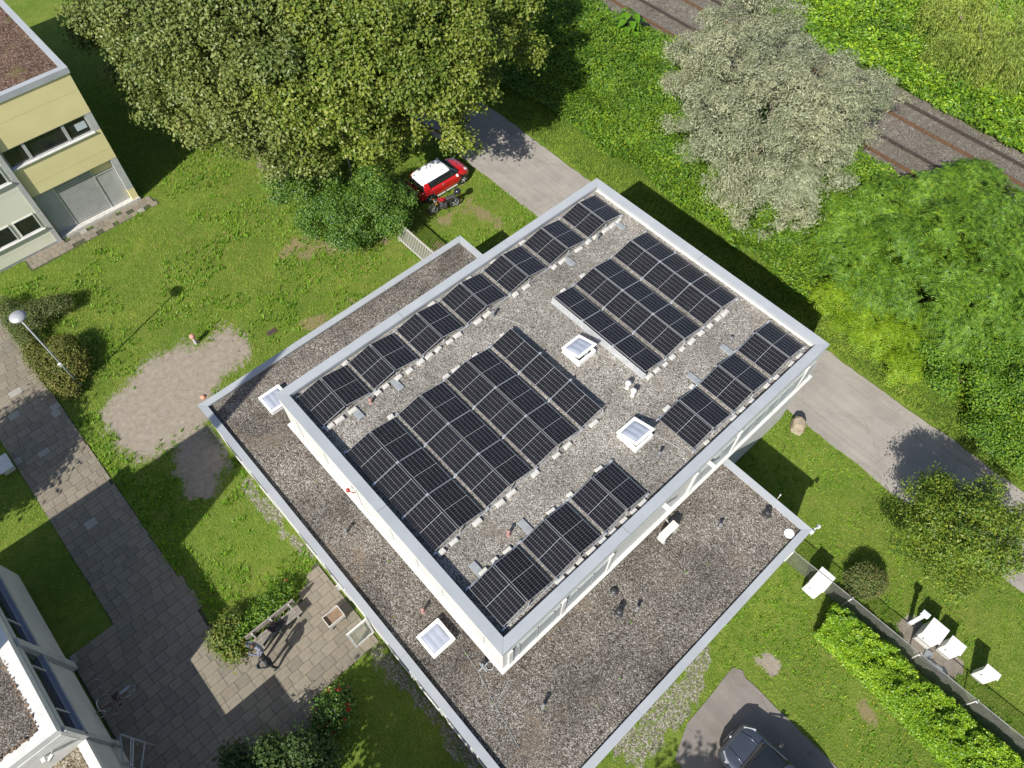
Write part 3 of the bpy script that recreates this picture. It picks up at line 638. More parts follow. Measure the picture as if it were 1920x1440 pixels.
lpart('mast', MB().tube([(0,0,0),(0,0,.5)], .03, 8).box(-.03,.03,-.2,.2,.0,.04).box(-.2,.2,-.03,.03,.04,.07), GREY, t); lpart('unit', MB().obox((.1,.1,.3),(.18,.1,.3),(0,0,.6)), DARK, t)
lpart('cable_coil', MB().tube([(.2+.14*math.cos(k*.5), -.12+.14*math.sin(k*.5), .02+.003*k) for k in range(15)], .012, 5), WHITE, t)
# ------------------------------------------------------------------ yellow building
YEL = mat('yellow_render', (.62,.56,.285), (.575,.515,.26), .85, .8)
CREAM = mat('cream_render', (.60,.60,.49), (.56,.56,.45), .85, .8)
LGREY = mat('pale_grey_concrete', (.42,.43,.42), (.36,.37,.36), .8, 2, fine=25)
SEDUM = gravel_mat('sedum_roof', [(.04,.021,.015),(.088,.048,.035),(.135,.082,.06),(.21,.17,.125)], 17, .8, (.13,.12,.04), (.7,1.15), .7)
SHUT = mat('shutter_metal', (.36,.37,.36), (.31,.32,.31), .5, 2, metal=.1)
yb = thing('yellow_building', 'yellow rendered building with a plant covered flat roof and roller shutter', 'building', (-2, 39, 0))
YF = 34.28; YX = 2.40; YTOP = 8.6; XB = -9.0
mb = MB()
mb.box(XB, YX, YF+.35, 52, 0, YTOP-.32)            # core
part('wall', mb, YEL, yb)
mb = MB(); mb.box(-2.35, YX, YF, YF+.349, 6.04, YTOP-.3); part('wall_panel', mb, YEL, yb)
mb = MB(); mb.box(-2.35, YX, YF, YF+.349, 3.13, 4.97); part('wall_panel', mb, YEL, yb)
mb = MB()
for z in (3.75, 7.35): mb.box(-2.3, YX, YF-.003, YF+.01, z, z+.014)
part('panel_joint', mb, mat('joint_line', (.40,.36,.18)), yb)
part('column', MB().box(2.06, YX-.002, YF+.01, YF+.348, 4.97, 6.04), LGREY, yb)
part('column', MB().box(2.02, YX-.002, YF+.01, YF+.348, .9, 3.13), LGREY, yb); part('column', MB().box(2.02, YX-.001, YF+.005, YF+.348, .2, .899), YEL, yb)
part('plinth', MB().box(-2.3, YX+.03, YF-.06, YF+.33, 0, .2), CONC, yb)
for x0, x1 in ((-2.3,-1.27),(-1.2,.78),(.85,2.02)):
    w = part('window', MB().box(x0+.04, x1-.04, YF+.12, YF+.20, 5.03, 5.98), BLACKGLASS, yb)
    part('window_frame', MB().box(x0-.03, x0+.04, YF+.06, YF+.18, 4.98, 6.03).box(x1-.04, x1+.03, YF+.06, YF+.18, 4.98, 6.03).box(x0+.04, x1-.04, YF+.06, YF+.18, 5.97, 6.03).box(x0+.04, x1-.04, YF+.06, YF+.18, 4.98, 5.04), LGREY, w)
part('sill', MB().box(-2.35, 2.08, YF-.08, YF+.1, 4.93, 4.985), WHITE, yb)
part('paper_poster', MB().box(1.35,1.9,YF+.112,YF+.118,5.3,5.7), plain('pale_blue_paper', (.42,.47,.50), .8), yb)
part('shutter_back', MB().box(-1.2,.86,YF+.325,YF+.345,.22,3.12), DARK, yb)
sh = MB()
for k in range(20): z = .24+k*.144; sh.box(-1.2,.86,YF+.27,YF+.31,z,z+.112)
part('roller_shutter', sh, SHUT, yb)
part('side_panel', MB().box(-2.3,-1.22,YF+.31,YF+.345,.2,3.12), LGREY, yb)
part('door', MB().box(.90,2.0,YF+.27,YF+.34,.22,2.4), SHUT, yb); part('door_rail', MB().box(-1.25,-1.19,YF+.24,YF+.34,.2,3.12), ALU, yb); part('door_rail', MB().box(.855,.905,YF+.24,YF+.34,.2,3.12), ALU, yb); part('door_rail', MB().box(.9055,2.0,YF+.24,YF+.34,2.4,2.46), ALU, yb)
# cream wing
part('wing_wall', MB().box(XB, -2.62, YF-.12, YF+.34, 0.18, 7.9), CREAM, yb)
part('wing_column', MB().box(-2.62, -2.36, YF-.16, YF+.345, 0, 7.9), LGREY, yb)
for z in (1.35, 4.55):
    for x0, x1 in ((-3.9,-2.78),(-5.2,-4.08),(-6.5,-5.38)):
        w = part('window', MB().box(x0+.06, x1-.06, YF-.135, YF-.1, z+.06, z+1.0), BLACKGLASS, yb)
        part('window_frame', MB().box(x0, x0+.06, YF-.17, YF-.11, z, z+1.06).box(x1-.06, x1, YF-.17, YF-.11, z, z+1.06).box(x0+.06, x1-.06, YF-.17, YF-.11, z+1.0, z+1.06).box(x0+.06, x1-.06, YF-.17, YF-.11, z, z+.06), WHITE, w)
    part('sill', MB().box(-6.6,-2.7,YF-.26,YF-.12,z-.06,z-.005), WHITE, yb)
part('plinth', MB().box(XB,-2.62,YF-.10,YF+.3,0,.18), GREY, yb)
part('wing_joint', MB().box(XB,-2.63,YF-.1235,YF-.1,3.9,3.914).box(XB,-2.63,YF-.1235,YF-.1,.75,.764), LGREY, yb)
part('roof', MB().box(XB, YX-.25, YF+.25, 51.8, YTOP-.31, YTOP-.1), SEDUM, yb, label='reddish brown plant covered flat roof')
part('roof_edge_cap', MB().box(XB, YX+.06, YF-.06, YF+.24, YTOP-.3, YTOP), CAPM, yb); part('roof_edge_cap', MB().box(YX-.24, YX+.06, YF+.242, 52, YTOP-.3, YTOP), CAPM, yb)

# ------------------------------------------------------------------ white building at the yard
MOSS = gravel_mat('mossy_gravel', [(.05,.045,.03),(.14,.12,.08),(.22,.18,.12),(.42,.38,.32)], 20, 1.6, (.13,.115,.02), (.7,1.1), .6)
wb = thing('white_building', 'white flat roofed building with dark ribbon windows and gravel roof by the paved yard', 'building', (-15, 12, 0))
WX = -11.83; WT = 4.85; Y0 = 8.1; Y1 = 16.9
part('wall', MB().box(-30, WX-.06, Y0+.04, Y1-.04, .5, WT-.25), WHITE2, wb); part('plinth', MB().box(-29, WX-.5, Y0+.3, Y1-.3, 0, .5), GREY, wb)
part('parapet', MB().box(WX-.42, WX, Y0, Y1, WT-.38, WT).box(-30, WX-.421, Y0, Y0+.4, WT-.38, WT), WHITE, wb, label='white painted parapet with ragged inner edge')
part('fascia', MB().box(WX-.06, WX+.02, Y0-.02, Y1, WT-.70, WT-.385), LGREY, wb)
part('roof_gravel', MB().box(-30, WX-.4, Y0+.38, Y1-.1, WT-.3, WT-.08), ROOFG2, wb)
ws = [8.3, 9.2, 11.05, 11.75, 13.2, 15.2, 16.8]
for a, b in zip(ws[:-1], ws[1:]):
    if a == 11.75: a = 12.1
    w = part('window', MB().box(WX-.10, WX-.055, a+.03, b-.03, 3.09, 3.93), BLACKGLASS, wb)
    part('window_frame', MB().box(WX-.08, WX-.02, a-.03, a+.03, 3.05, 3.95), LGREY, w)
part('sill', MB().box(WX-.08, WX+.10, Y0+.1, 11.7, 2.86, 3.05).box(WX-.08, WX+.10, 12.06, Y1, 2.8605, 3.049), mat('blue_grey_sill', (.24,.26,.33), (.2,.22,.28), .5, 3), wb)
part('column', MB().box(WX-.06, WX+.12, 11.72, 12.04, .45, WT-.385), LGREY, wb); part('column', MB().box(WX-.06, WX+.10, Y0-.015, Y0+.18, .45, WT-.385), LGREY, wb)
part('low_wing_wall', MB().box(-30, WX-.05, 4.62, Y0+.035, 0, 2.75), WHITE2, wb)
part('low_wing_parapet', MB().box(WX-.30, WX, 4.62, Y0-.03, 2.7, 3.0), WHITE, wb); part('low_wing_gravel', MB().box(-30, WX-.28, 4.62, Y0-.02, 2.72, 2.86), MOSS, wb, label='mossy gravel of the low wing roof')
part('cladding', MB().box(-30, WX-.07, Y0-.02, Y0+.035, 2.8, WT-.39), WHITE, wb)
part('cladding_joint', MB().box(-30, WX-.07, Y0-.026, Y0-.01, 3.5, 3.52).box(-30, WX-.07, Y0-.026, Y0-.01, 3.95, 3.97), LGREY, wb)
mb = MB(); mb.tube([(-12.5,Y0-.03,3.9),(-12.55,Y0-.12,3.96),(-12.62,Y0-.2,3.92)], .03, 6).obox((-12.62,Y0-.2,3.94),(.2,.1,.1),(0,0,.5)).obox((-12.8,Y0-.14,4.0),(.12,.16,.08))
part('wall_fitting', mb, WHITE, wb)
part('stair_tower', MB().box(-20,-15,10.8,13.95,WT-.3,10.8), WHITE2, wb); part('chimney', MB().box(-15.6,-15.05,10.9,11.4,10.8,18.4), CONC, wb)
part('south_block', MB().box(-30,WX,-16,4.6,0,WT), WHITE2, wb)
# dead leaves and moss spilling over the parapet: ragged lumps
V = []; F = []
Pp = np.stack([np.r_[rng.normal(WX-.42,.035,160), rng.uniform(-16,WX-.45,120)], np.r_[rng.uniform(Y0+.4,Y1,160), rng.normal(Y0+.42,.04,120)], np.full(280, WT+.012)],1)
v, f = leaf_quads(Pp, rng.normal(size=(280,3))*.3+[0,0,1], rng.uniform(.04,.16,280), rng.uniform(.04,.12,280)); o = fast('roof_moss', v, f, SOIL, wb); o['kind'] = 'stuff'
# steel frame at the entrance
mb = MB(); C_ = [(-11.43,8.2),(-10.9,7.35),(-11.45,6.6),(-11.78,7.3)]
fr_ = thing('steel_frame', 'grey steel tube frame beside the white building entrance', 'frame', (-11.7,7.4,0))
for k in range(4):
    a, b = C_[k], C_[(k+1)%4]; part('bar', MB().tube([(*a,1.05),(*b,1.05)], .03, 8), GREY, fr_); part('post', MB().tube([(*a,0),(*a,1.05)], .03, 8), GREY, fr_)
for q in (.45,.55): part('bar', MB().tube([tuple(np.array(C_[0])*(1-q)+np.array(C_[1])*q)+(1.07,), tuple(np.array(C_[3])*(1-q)+np.array(C_[2])*q)+(1.07,)], .022, 6), ALU, fr_)
part('notice_plate', MB().obox((-12.1,7.2,.75),(.35,.25,.03),(.2,0,.5)), LGREY, fr_)

# ------------------------------------------------------------------ lamp posts, gate, fence, cabinets
t = thing('street_lamp', 'tall grey lamp post with round pale head standing in shrubs by the slab path', 'street lamp', (-5.88,24.38,0))
part('pole', MB().tube([(-5.88,24.38,0),(-5.88,24.38,2.6),(-5.88,24.38,5.35)], [.055,.045,.035], 12), GREY, t, smooth=True)
part('base_collar', MB().lathe((-5.88,24.38,0), [(.09,0),(.09,.25),(.06,.3)], 12), GREY, t)
part('junction_box', MB().obox((-5.93,24.33,1.96),(.16,.12,.16)), WHITE, t)
part('lamp_head', MB().lathe((-5.88,24.40,5.35), [(.05,-.06),(.08,0),(.14,.05),(.32,.11),(.355,.16),(.34,.21),(.24,.29),(.10,.33),(.01,.34)], 24), mat('pale_lamp_metal', (.36,.375,.39), (.31,.325,.34), .45, 3, metal=.2), t, smooth=True)
t = thing('street_lamp', 'thin grey lamp pole whose top is hidden in the big tree', 'street lamp', (12.08,26.34,0))
part('pole', MB().tube([(12.08,26.34,0),(12.08,26.34,4.6)], [.05,.035], 10), GREY, t, smooth=True); part('lamp_head', MB().lathe((12.08,26.34,4.5), [(.05,0),(.3,.1),(.32,.2),(.1,.32),(.01,.34)], 18), ALU, t, smooth=True)
t = thing('bar_gate', 'pale metal gate of upright bars beside the lower roof', 'gate', (11.62,20,0))
GM = mat('galvanised_bar', (.52,.51,.47), (.42,.41,.38), .5, 4, metal=.2)
part('frame', MB().box(11.59,11.65,18.2,21.55,1.55,1.63).box(11.59,11.65,18.2,21.55,.10,.17), GM, t)
for y in (18.2, 21.52): part('post', MB().box(11.57,11.67,y-.05,y+.05,0,1.72), GM, t)
bar_me = MB().box(-.016,.016,-.025,.025,.17,1.55).mesh('bar', GM)
for k in range(21): link('bar', bar_me, t, (0, 18.38+k*.151-20, 0))
t = thing('wire_mesh_fence', 'wire mesh fence with pale posts between the hedge and the white cabinets', 'fence', (12.62,-9.5,0))
pts = [(12.42,-4.3),(12.55,-7.05),(12.65,-10.05),(12.72,-12.4),(12.85,-15.6)]; FH = 1.22
WIREM = mat('fence_wire', (.26,.26,.235), (.18,.18,.165), .5, 4, metal=.3)
wm = MB()
def fpt(s):
    y = -4.3-s
    for (xa, ya), (xb, yb_) in zip(pts[:-1], pts[1:]):
        if y >= yb_-1e-6: q = (ya-y)/(ya-yb_); return xa+(xb-xa)*q, y
    return pts[-1]
Ls = 11.2; w_ = .0042; st = .062
for sgn in (1, -1):
    c = -FH
    while c < Ls+FH:
        s0, z0, s1, z1 = (c, .02, c+FH, FH) if sgn > 0 else (c+FH, .02, c, FH)
        if min(s0, s1) < Ls and max(s0, s1) > 0:
            def cl(s, z, sa, za):
                if s < 0: z = za+(z-za)*(sa-0)/(sa-s) if sa != s else z; s = 0
                if s > Ls: z = za+(z-za)*(Ls-sa)/(s-sa) if sa != s else z; s = Ls
                return s, z
            a = cl(s0, z0, s1, z1); b = cl(s1, z1, s0, z0); pa, pb = fpt(a[0]), fpt(b[0])
            wm.tube([(pa[0]+.006*sgn, pa[1], a[1]), (pb[0]+.006*sgn, pb[1], b[1])], w_, 3, cap=False)
        c += st
o = part('wire_mesh', wm, WIREM, t); o['kind'] = 'stuff'
part('top_rail', MB().tube([(x, y, FH) for x, y in pts], .02, 6), WIREM, t)
for k, (x, y) in enumerate(pts): part('post', MB().tube([(x,y,0),(x,y,FH+.05)], .03, 8).tube([(x-.03,y,FH+.05),(x-.16,y+.02,FH+.12)], .025, 6), WHITE, t)
CABM = mat('white_cabinet', (.68,.68,.65), (.60,.60,.57), .45, 2)
def cabinet(label, x0, x1, y0, y1, h, lid=.03):
    cx, cy = (x0+x1)/2, (y0+y1)/2
    t = thing('utility_cabinet', label, 'cabinet', (cx, cy, 0), 'white utility cabinets by the fence')
    part('plinth', MB().box(x0+.03,x1-.03,y0+.03,y1-.03,0,.12), LGREY, t); part('body', MB().box(x0,x1,y0,y1,.12,h-.06), CABM, t, bevel=.008)
    part('lid', MB().box(x0-lid,x1+lid,y0-lid,y1+lid,h-.06,h), CABM, t, bevel=.008)
    part('door', MB().box(x0-.014,x0-.001,y0+.04,y1-.04,.2,h-.12), CABM, t, bevel=.004); part('handle', MB().box(x0-.03,x0-.012,(y0+y1)/2+.1,(y0+y1)/2+.14,h*.55,h*.55+.09), DARK, t)
cabinet('white cabinet standing across the wire fence beside the low roof corner', 11.90,12.72,-6.10,-5.50,1.22)
cabinet('largest white cabinet, behind the fence next to the grey sign post', 13.58,14.32,-10.36,-9.72,1.12)
cabinet('white cabinet in the middle of the row behind the fence', 13.84,14.28,-11.15,-10.60,1.06)
cabinet('white cabinet standing alone on the grass farthest along the fence', 14.0,14.24,-12.55,-12.03,1.16)
mb = MB().box(13.98,14.06,-9.43,-9.27,0,1.3).box(13.94,14.12,-9.5,-9.2,1.3,1.48); solo('marker_post', mb, mat('grey_white_plastic', (.58,.62,.64)), 'grey marker post with pale head next to the largest cabinet', 'post', (14.02,-9.35,0))
for (x, y, w, h, r, lb) in ((13.5,-10.52,.32,.3,.2,'square grey cover plate in front of the cabinets'),(13.3,-11.0,.2,.7,.1,'long grey plate lying along the fence')):
    mb = MB().obox((x,y,.04),(w,h,.05),(0,0,r)); solo('cover_plate', mb, GREY, lb, 'plate', (x,y,0))

# ------------------------------------------------------------------ rock, bench, planter, grilles, yard things
def rock(name, label, x, y, s, h, m, seed, rz=0):
    bm = bmesh.new(); bmesh.ops.create_icosphere(bm, subdivisions=2, radius=1)
    for v in bm.verts:
        n_ = noise.noise(v.co*1.3+Vector((seed,0,0))); v.co *= 1+.25*n_
        v.co = Vector((max(-.72,min(.72,v.co.x))*s[0]*1.35, max(-.72,min(.72,v.co.y))*s[1]*1.35, (max(-.6,min(.72,v.co.z))+.6)*h/1.32))
    me = bpy.data.meshes.new(name); bm.to_mesh(me); bm.free(); me.materials.append(m)
    o = link(name, me, None, (x, y, -.03)); o.rotation_euler.z = rz; return tag(o, label, 'rock')
rock('boulder', 'square beige boulder at the grass corner by the lane', 18.15, -.75, (.36,.30), .75, mat('sandstone', (.36,.31,.23), (.24,.19,.13), .9, 3, fine=18, bmp=.3), 3, .5)
t = thing('bench', 'weathered wooden bench in front of the flower bed', 'bench', (-5.15,7.98,0))
for k, y in enumerate((7.72,7.86,8.0)): part('seat_plank', MB().box(-6.25,-4.05,y-.062,y+.062,.42,.46), WOOD, t)
for z in (.62,.80): part('back_plank', MB().box(-6.27,-4.05,8.13,8.20,z,z+.15), WOOD, t)
for x in (-6.0,-5.15,-4.3): part('leg', MB().box(x-.04,x+.04,7.66,8.16,.36,.42).box(x-.04,x+.04,7.68,7.76,.03,.36).box(x-.041,x+.041,8.06,8.13,.03,.36).box(x-.03,x+.03,8.08,8.13,.42,.92), CONC, t)
BAG = mat('maroon_black_fabric', (.05,.018,.022), (.018,.012,.014), .9, 9)
t = thing('backpack', 'dark maroon and black backpack lying on the bench', 'backpack', (-5.28,7.93,.46))
lpart('body', MB().obox((0,0,.13),(.36,.30,.26),(.1,.05,.5)), BAG, t, bevel=.05, smooth=True); lpart('pocket', MB().obox((.10,-.16,.10),(.22,.12,.18),(.1,0,.5)), DARK, t, bevel=.03); lpart('strap', MB().tube([(-.1,.1,.27),(-.02,.0,.34),(.12,-.06,.27)], .018, 6), DARK, t); lpart('jacket', MB().obox((.30,-.12,.07),(.34,.24,.12),(0,.1,.2)), mat('black_cloth', (.015,.015,.018), (.03,.03,.034), .9), t, bevel=.04)
t = thing('planter_box', 'soil filled grey planter box on legs standing in the yard', 'planter', (-3.24,6.6,0))
x0,x1,y0,y1 = -3.62,-2.86,6.33,6.86; FRM = mat('pale_grey_rim', (.50,.48,.45), (.42,.40,.37), .6)
part('rim', MB().box(x0,x1,y0,y0+.035,.42,.72).box(x0,x1,y1-.035,y1,.42,.72).box(x0,x0+.035,y0+.035,y1-.035,.42,.72).box(x1-.035,x1,y0+.035,y1-.035,.42,.72), FRM, t)
part('soil', MB().box(x0+.036,x1-.036,y0+.036,y1-.036,.42,.58), SOIL, t)
for a in (x0+.03,x1-.09):
    for b in (y0+.03,y1-.09): part('leg', MB().box(a,a+.06,b,b+.06,.02,.42), GREY, t)
part('handle', MB().tube([(x0+.1,y1+.06,.6),(x0+.45,y1+.06,.6)], .015, 6).tube([(x1-.3,y0-.06,.55),(x1-.05,y0-.06,.55)], .015, 6), DARK, t)
for k, (x, y) in enumerate(((-2.62,7.52),(-2.38,7.66))):
    t = thing('floor_grille', 'small black and white floor grille beside the building wall, %s' % ('farther from the wall' if k == 0 else 'touching the wall'), 'grille', (x, y, .03), 'floor grilles')
    lpart('frame', MB().box(-.11,.11,-.13,.13,.0,.012), FRAMEW, t)
    for q in range(4): lpart('slot', MB().box(-.09,.09,-.11+q*.058,-.11+q*.058+.032,.0125,.02), DARK, t)
t = thing('ground_drain', 'rusty drain grate set in the lawn', 'drain grate', (2.81,20.87,.03)); lpart('frame', MB().box(-.25,.25,-.16,.16,0,.02), plain('rust_brown', (.10,.06,.045), .8), t)
for q in range(5): lpart('slot', MB().box(-.2+q*.085,-.16+q*.085,-.12,.12,.0205,.026), DARK, t)
t = thing('hydrant', 'small pink and grey stand pipe on the lawn by the bare soil', 'hydrant', (-.42,22.85,0)); PINK = plain('faded_pink', (.52,.25,.20), .7)
lpart('pipe', MB().lathe((0,0,0), [(.09,0),(.08,.45),(.1,.46),(.1,.52)], 12), LGREY, t); lpart('cap', MB().lathe((0,0,.52), [(.13,0),(.13,.16),(.08,.22),(.02,.24)], 12).tube([(0,0,.1+.0),(.16,.0,.12)], .05, 8), PINK, t)
solo('traffic_marker', MB().lathe((-1.8,19.77,0), [(.13,0),(.12,.06),(.07,.10),(.01,.11)], 14), plain('orange_pink', (.62,.27,.17), .6), 'orange pink marker on the bare soil at the low roof corner', 'marker', (-1.8,19.77,0), smooth=True)
t = thing('stone_bench', 'white stone bench at the edge of the slab path', 'bench', (-10.3,22.4,0)); lpart('seat', MB().box(-.3,.3,-.46,.46,.38,.46), WHITE, t, bevel=.01)
for q in (-.32,.26): lpart('leg', MB().box(-.24,.24,q,q+.1,0,.38), WHITE, t)
t = thing('bicycle_stand', 'row of grey wheel hoops along the white building', 'bicycle rack', (-11.55,10.3,0))
for k, y in enumerate((11.3,10.95,10.6,10.2,9.85,9.3)): part('hoop', MB().tube([(-11.8,y,.02),(-11.78,y,.3),(-11.6,y,.36),(-11.4,y,.3),(-11.38,y,.02)], .012, 6), ALU, t)
part('base_bar', MB().box(-11.83,-11.78,9.1,11.5,.02,.05).box(-11.4,-11.35,9.1,11.5,.02,.05), GREY, t)
def bicycle(label, x, y, rz):
    t = thing('bicycle', label, 'bicycle', (x, y, .03), None, rz); FRC = plain('maroon_frame', (.14,.03,.04), .4); r = .34
    for q in (-.52,.53):
        w = lpart('wheel', MB().tube([(q+r*math.cos(k*math.pi/12), 0, r+r*math.sin(k*math.pi/12)) for k in range(25)], .018, 6), TYRE, t)
        lpart('rim', MB().tube([(q+(r-.025)*math.cos(k*math.pi/12), 0, r+(r-.025)*math.sin(k*math.pi/12)) for k in range(25)], .009, 5), RIM, w)
        sp = MB()
        for k in range(8): sp.tube([(q,0,r),(q+(r-.03)*math.cos(k*math.pi/4),0,r+(r-.03)*math.sin(k*math.pi/4))], .003, 3, cap=False)
        lpart('spoke', sp, ALU, w)['kind'] = 'stuff'
        lpart('mudguard', MB().tube([(q+(r+.035)*math.cos(R_(20+k*14)),0,r+(r+.035)*math.sin(R_(20+k*14))) for k in range(11)], .016, 5), GREY, t)
    lpart('frame', MB().tube([(.53,0,r),(.40,0,.88)], .016, 6).tube([(.42,0,.80),(-.05,0,.32)], .02, 6).tube([(.42,0,.72),(-.16,0,.55)], .016, 6).tube([(-.05,0,.30),(-.22,0,.88)], .018, 6).tube([(-.05,0,.30),(-.52,0,r)], .013, 6).tube([(-.18,0,.7),(-.52,0,r)], .011, 6), FRC, t)
    lpart('handlebar', MB().tube([(.28,-.28,.98),(.38,-.18,1.0),(.42,0,.98),(.38,.18,1.0),(.28,.28,.98)], .013, 6), RIM, t); lpart('saddle', MB().obox((-.24,0,.92),(.26,.15,.06)), DARK, t, bevel=.025); lpart('pedal', MB().obox((-.05,.12,.2),(.1,.08,.02)).obox((-.05,-.12,.45),(.1,.08,.02)), DARK, t)
    lpart('carrier', MB().box(-.75,-.35,-.06,.06,.74,.76), GREY, t)
bicycle('dark red bicycle with white handlebar parked in the wheel hoops', -11.22, 9.62, R_(181))

# ------------------------------------------------------------------ vehicles
def wheel(name, par, x, y, r, w, side):
    t = lpart(name, MB().lathe((0,0,0), [(r*.62,-w/2),(r*.93,-w/2),(r,-w*.32),(r,w*.32),(r*.93,w/2),(r*.62,w/2)], 24, axis='y'), TYRE, par, smooth=False); t.location = (x, y, r)
    m = MB(); m.lathe((0,side*(w/2-.02),0), [(r*.64,-.015),(r*.64,.012),(r*.57,.016),(r*.55,-.01)], 20, axis='y')
    for k in range(5):
        a = 2*math.pi*k/5; m.obox((math.cos(a)*r*.33, side*(w/2-.004), math.sin(a)*r*.33), (r*.58,.02,r*.17), (0,-a,0))
    m.lathe((0,side*(w/2),0), [(r*.14,-.02),(r*.12,.012)], 10, axis='y'); lpart('rim', m, RIM, t)
    lpart('brake_disc', MB().lathe((0,side*(w/2-.06),0), [(r*.6,-.01),(r*.6,.01)], 16, axis='y'), DARK, t)
def car(label, loc, rz, st, gh, paint, roofp, wb, track, wr, nose, tail, group=None):
    """st: body stations (x, z low, z top, half width); gh: glasshouse stations (x, z top, half width at the belt, half width at the roof)"""
    t = thing('parked_car', label, 'car', loc, group, rz)
    rings = []
    for x, zl, zt, hw_ in st:
        h = zt-zl; half = [(hw_*.86, zl), (hw_*.97, zl+.08*h), (hw_, zl+.35*h), (hw_, zl+.62*h), (hw_*.965, zl+.86*h), (hw_*.90, zl+.965*h), (hw_*.6, zt+.008), (0, zt+.02)]
        rings.append([(x, y, z) for y, z in half]+[(x, -y, z) for y, z in reversed(half[:-1])])
    b = MB(); b.loft(rings); lpart('body', b, paint, t, smooth=True, subsurf=1)
    rings = []
    for x, zt, h0, h1 in gh:
        zb = .86*max(s_[2] for s_ in st); d = zt-zb; half = [(h0, zb), (h0*.985, zb+.08), (h1*1.05, zb+d*.85), (h1*.93, zt-.01), (0, zt+.015)]
        rings.append([(x, y, z) for y, z in half]+[(x, -y, z) for y, z in reversed(half[:-1])])
    g = MB(); g.loft(rings); lpart('window', g, BLACKGLASS, t, smooth=True, subsurf=1)
    return t
RED = mat('red_paint', (.50,.012,.016), (.46,.01,.014), .22, 2, spec=.5, coat=.8); WPAINT = mat('white_gloss_paint', (.80,.80,.80), (.77,.77,.77), .25, 2, coat=.6)
CLIGHT = plain('clear_lens', (.34,.36,.38), .1); RLIGHT = plain('red_lens', (.35,.01,.01), .15)
st = [(-1.80,.42,.74,.58),(-1.76,.32,.86,.72),(-1.62,.24,.95,.80),(-1.2,.2,.97,.84),(-.5,.19,.96,.845),(.3,.19,.95,.845),(.9,.19,.94,.84),(1.25,.2,.90,.83),(1.55,.23,.84,.79),(1.76,.28,.74,.70),(1.86,.38,.62,.54)]
gh = [(-1.66,.93,.66,.62),(-1.60,1.08,.70,.60),(-1.42,1.34,.745,.60),(-1.2,1.385,.76,.605),(-.3,1.40,.77,.61),(.35,1.385,.77,.60),(.55,1.32,.765,.60),(.98,1.05,.72,.62),(1.10,.95,.68,.62)]
rc = car('small red hatchback with white roof parked under the big tree', (16.08,23.44,0), R_(-1), st, gh, RED, WPAINT, 2.46, 1.46, .31, 1.86, -1.8)
def roof_panel(par, xs, m, name='roof'):
    b = MB(); rings = []
    for x, z, hw_ in xs:
        half = [(hw_, z-.07), (hw_*1.01, z-.035), (hw_*.93, z), (hw_*.55, z+.022), (0, z+.03)]; rings.append([(x, y, zz) for y, zz in half]+[(x, -y, zz) for y, zz in reversed(half[:-1])])
    b.loft(rings); return lpart(name, b, m, par, smooth=True, subsurf=1)
roof_panel(rc, [(-1.56,1.29,.52),(-1.5,1.34,.60),(-1.2,1.405,.645),(-.4,1.425,.655),(.25,1.41,.645),(.46,1.375,.60),(.52,1.345,.52)], WPAINT)
for s_ in (1,-1):
    for q in (1.23,-1.23): wheel('wheel', rc, q, s_*.75, .305, .19, s_)
    for q in (1.23,-1.23): lpart('wheel_arch', MB().lathe((q,s_*.78,.31), [(.35,-.06),(.375,.055),(.32,.068),(.30,-.05)], 22, axis='y'), DARK, rc)
    lpart('mirror', MB().obox((.72,s_*.93,1.0),(.12,.17,.13)), WPAINT, rc, bevel=.03); lpart('headlight', MB().lathe((1.58,s_*.58,.80), [(.01,.06),(.09,.045),(.12,0),(.11,-.06)], 14), CLIGHT, rc, smooth=True)
    lpart('tail_light', MB().box(-1.79,-1.70,s_*.66-.06,s_*.66+.06,.66,.84), RLIGHT, rc, bevel=.02); lpart('sill_strip', MB().box(-.75,.75,s_*.845-.012,s_*.845+.012,.22,.28), WPAINT, rc)
    lpart('pillar', MB().add([(-1.55,s_*.745,.94),(-1.12,s_*.79,.94),(-1.2,s_*.665,1.36),(-1.44,s_*.63,1.34),(-1.55,s_*.70,.94),(-1.12,s_*.72,.94),(-1.2,s_*.6,1.36),(-1.44,s_*.58,1.34)],[(0,1,2,3),(7,6,5,4),(0,4,5,1),(1,5,6,2),(2,6,7,3),(3,7,4,0)]), RED, rc)
    lpart('door_handle', MB().box(-.35,-.18,s_*.85-.012,s_*.85+.012,.84,.87), ALU, rc)
lpart('chrome_strip', MB().box(-1.83,-1.79,-.36,.36,.70,.75), RIM, rc); lpart('number_plate', MB().box(-1.845,-1.80,-.26,.26,.52,.63), WHITE, rc); lpart('bumper', MB().box(-1.83,-1.70,-.60,.60,.30,.40), DARK, rc, bevel=.03); lpart('wiper', MB().tube([(-1.66,.0,.96),(-1.56,.25,1.10)], .012, 5), DARK, rc); lpart('aerial', MB().tube([(.35,0,1.41),(.2,0,1.7)], .006, 4), DARK, rc)
GPAINT = mat('slate_metallic_paint', (.085,.095,.125), (.075,.085,.11), .28, 2, metal=.55, coat=.8)
st = [(-2.2,.45,.85,.70),(-2.12,.3,1.0,.84),(-1.8,.24,1.06,.90),(-.8,.22,1.06,.915),(.3,.22,1.05,.915),(1.0,.22,1.03,.91),(1.45,.24,.99,.90),(1.85,.26,.93,.865),(2.08,.3,.84,.79),(2.18,.38,.72,.66)]
gh = [(-2.05,1.05,.74,.70),(-1.9,1.3,.78,.68),(-1.6,1.5,.82,.66),(-.5,1.56,.84,.67),(.2,1.53,.84,.66),(.5,1.44,.83,.67),(1.1,1.1,.78,.70),(1.25,1.02,.74,.70)]
gc = car('slate grey car parked bonnet first on the brown driveway', (5.05,-9.12,.03), R_(90), st, gh, GPAINT, GPAINT, 2.65, 1.56, .33, 2.18, -2.2)
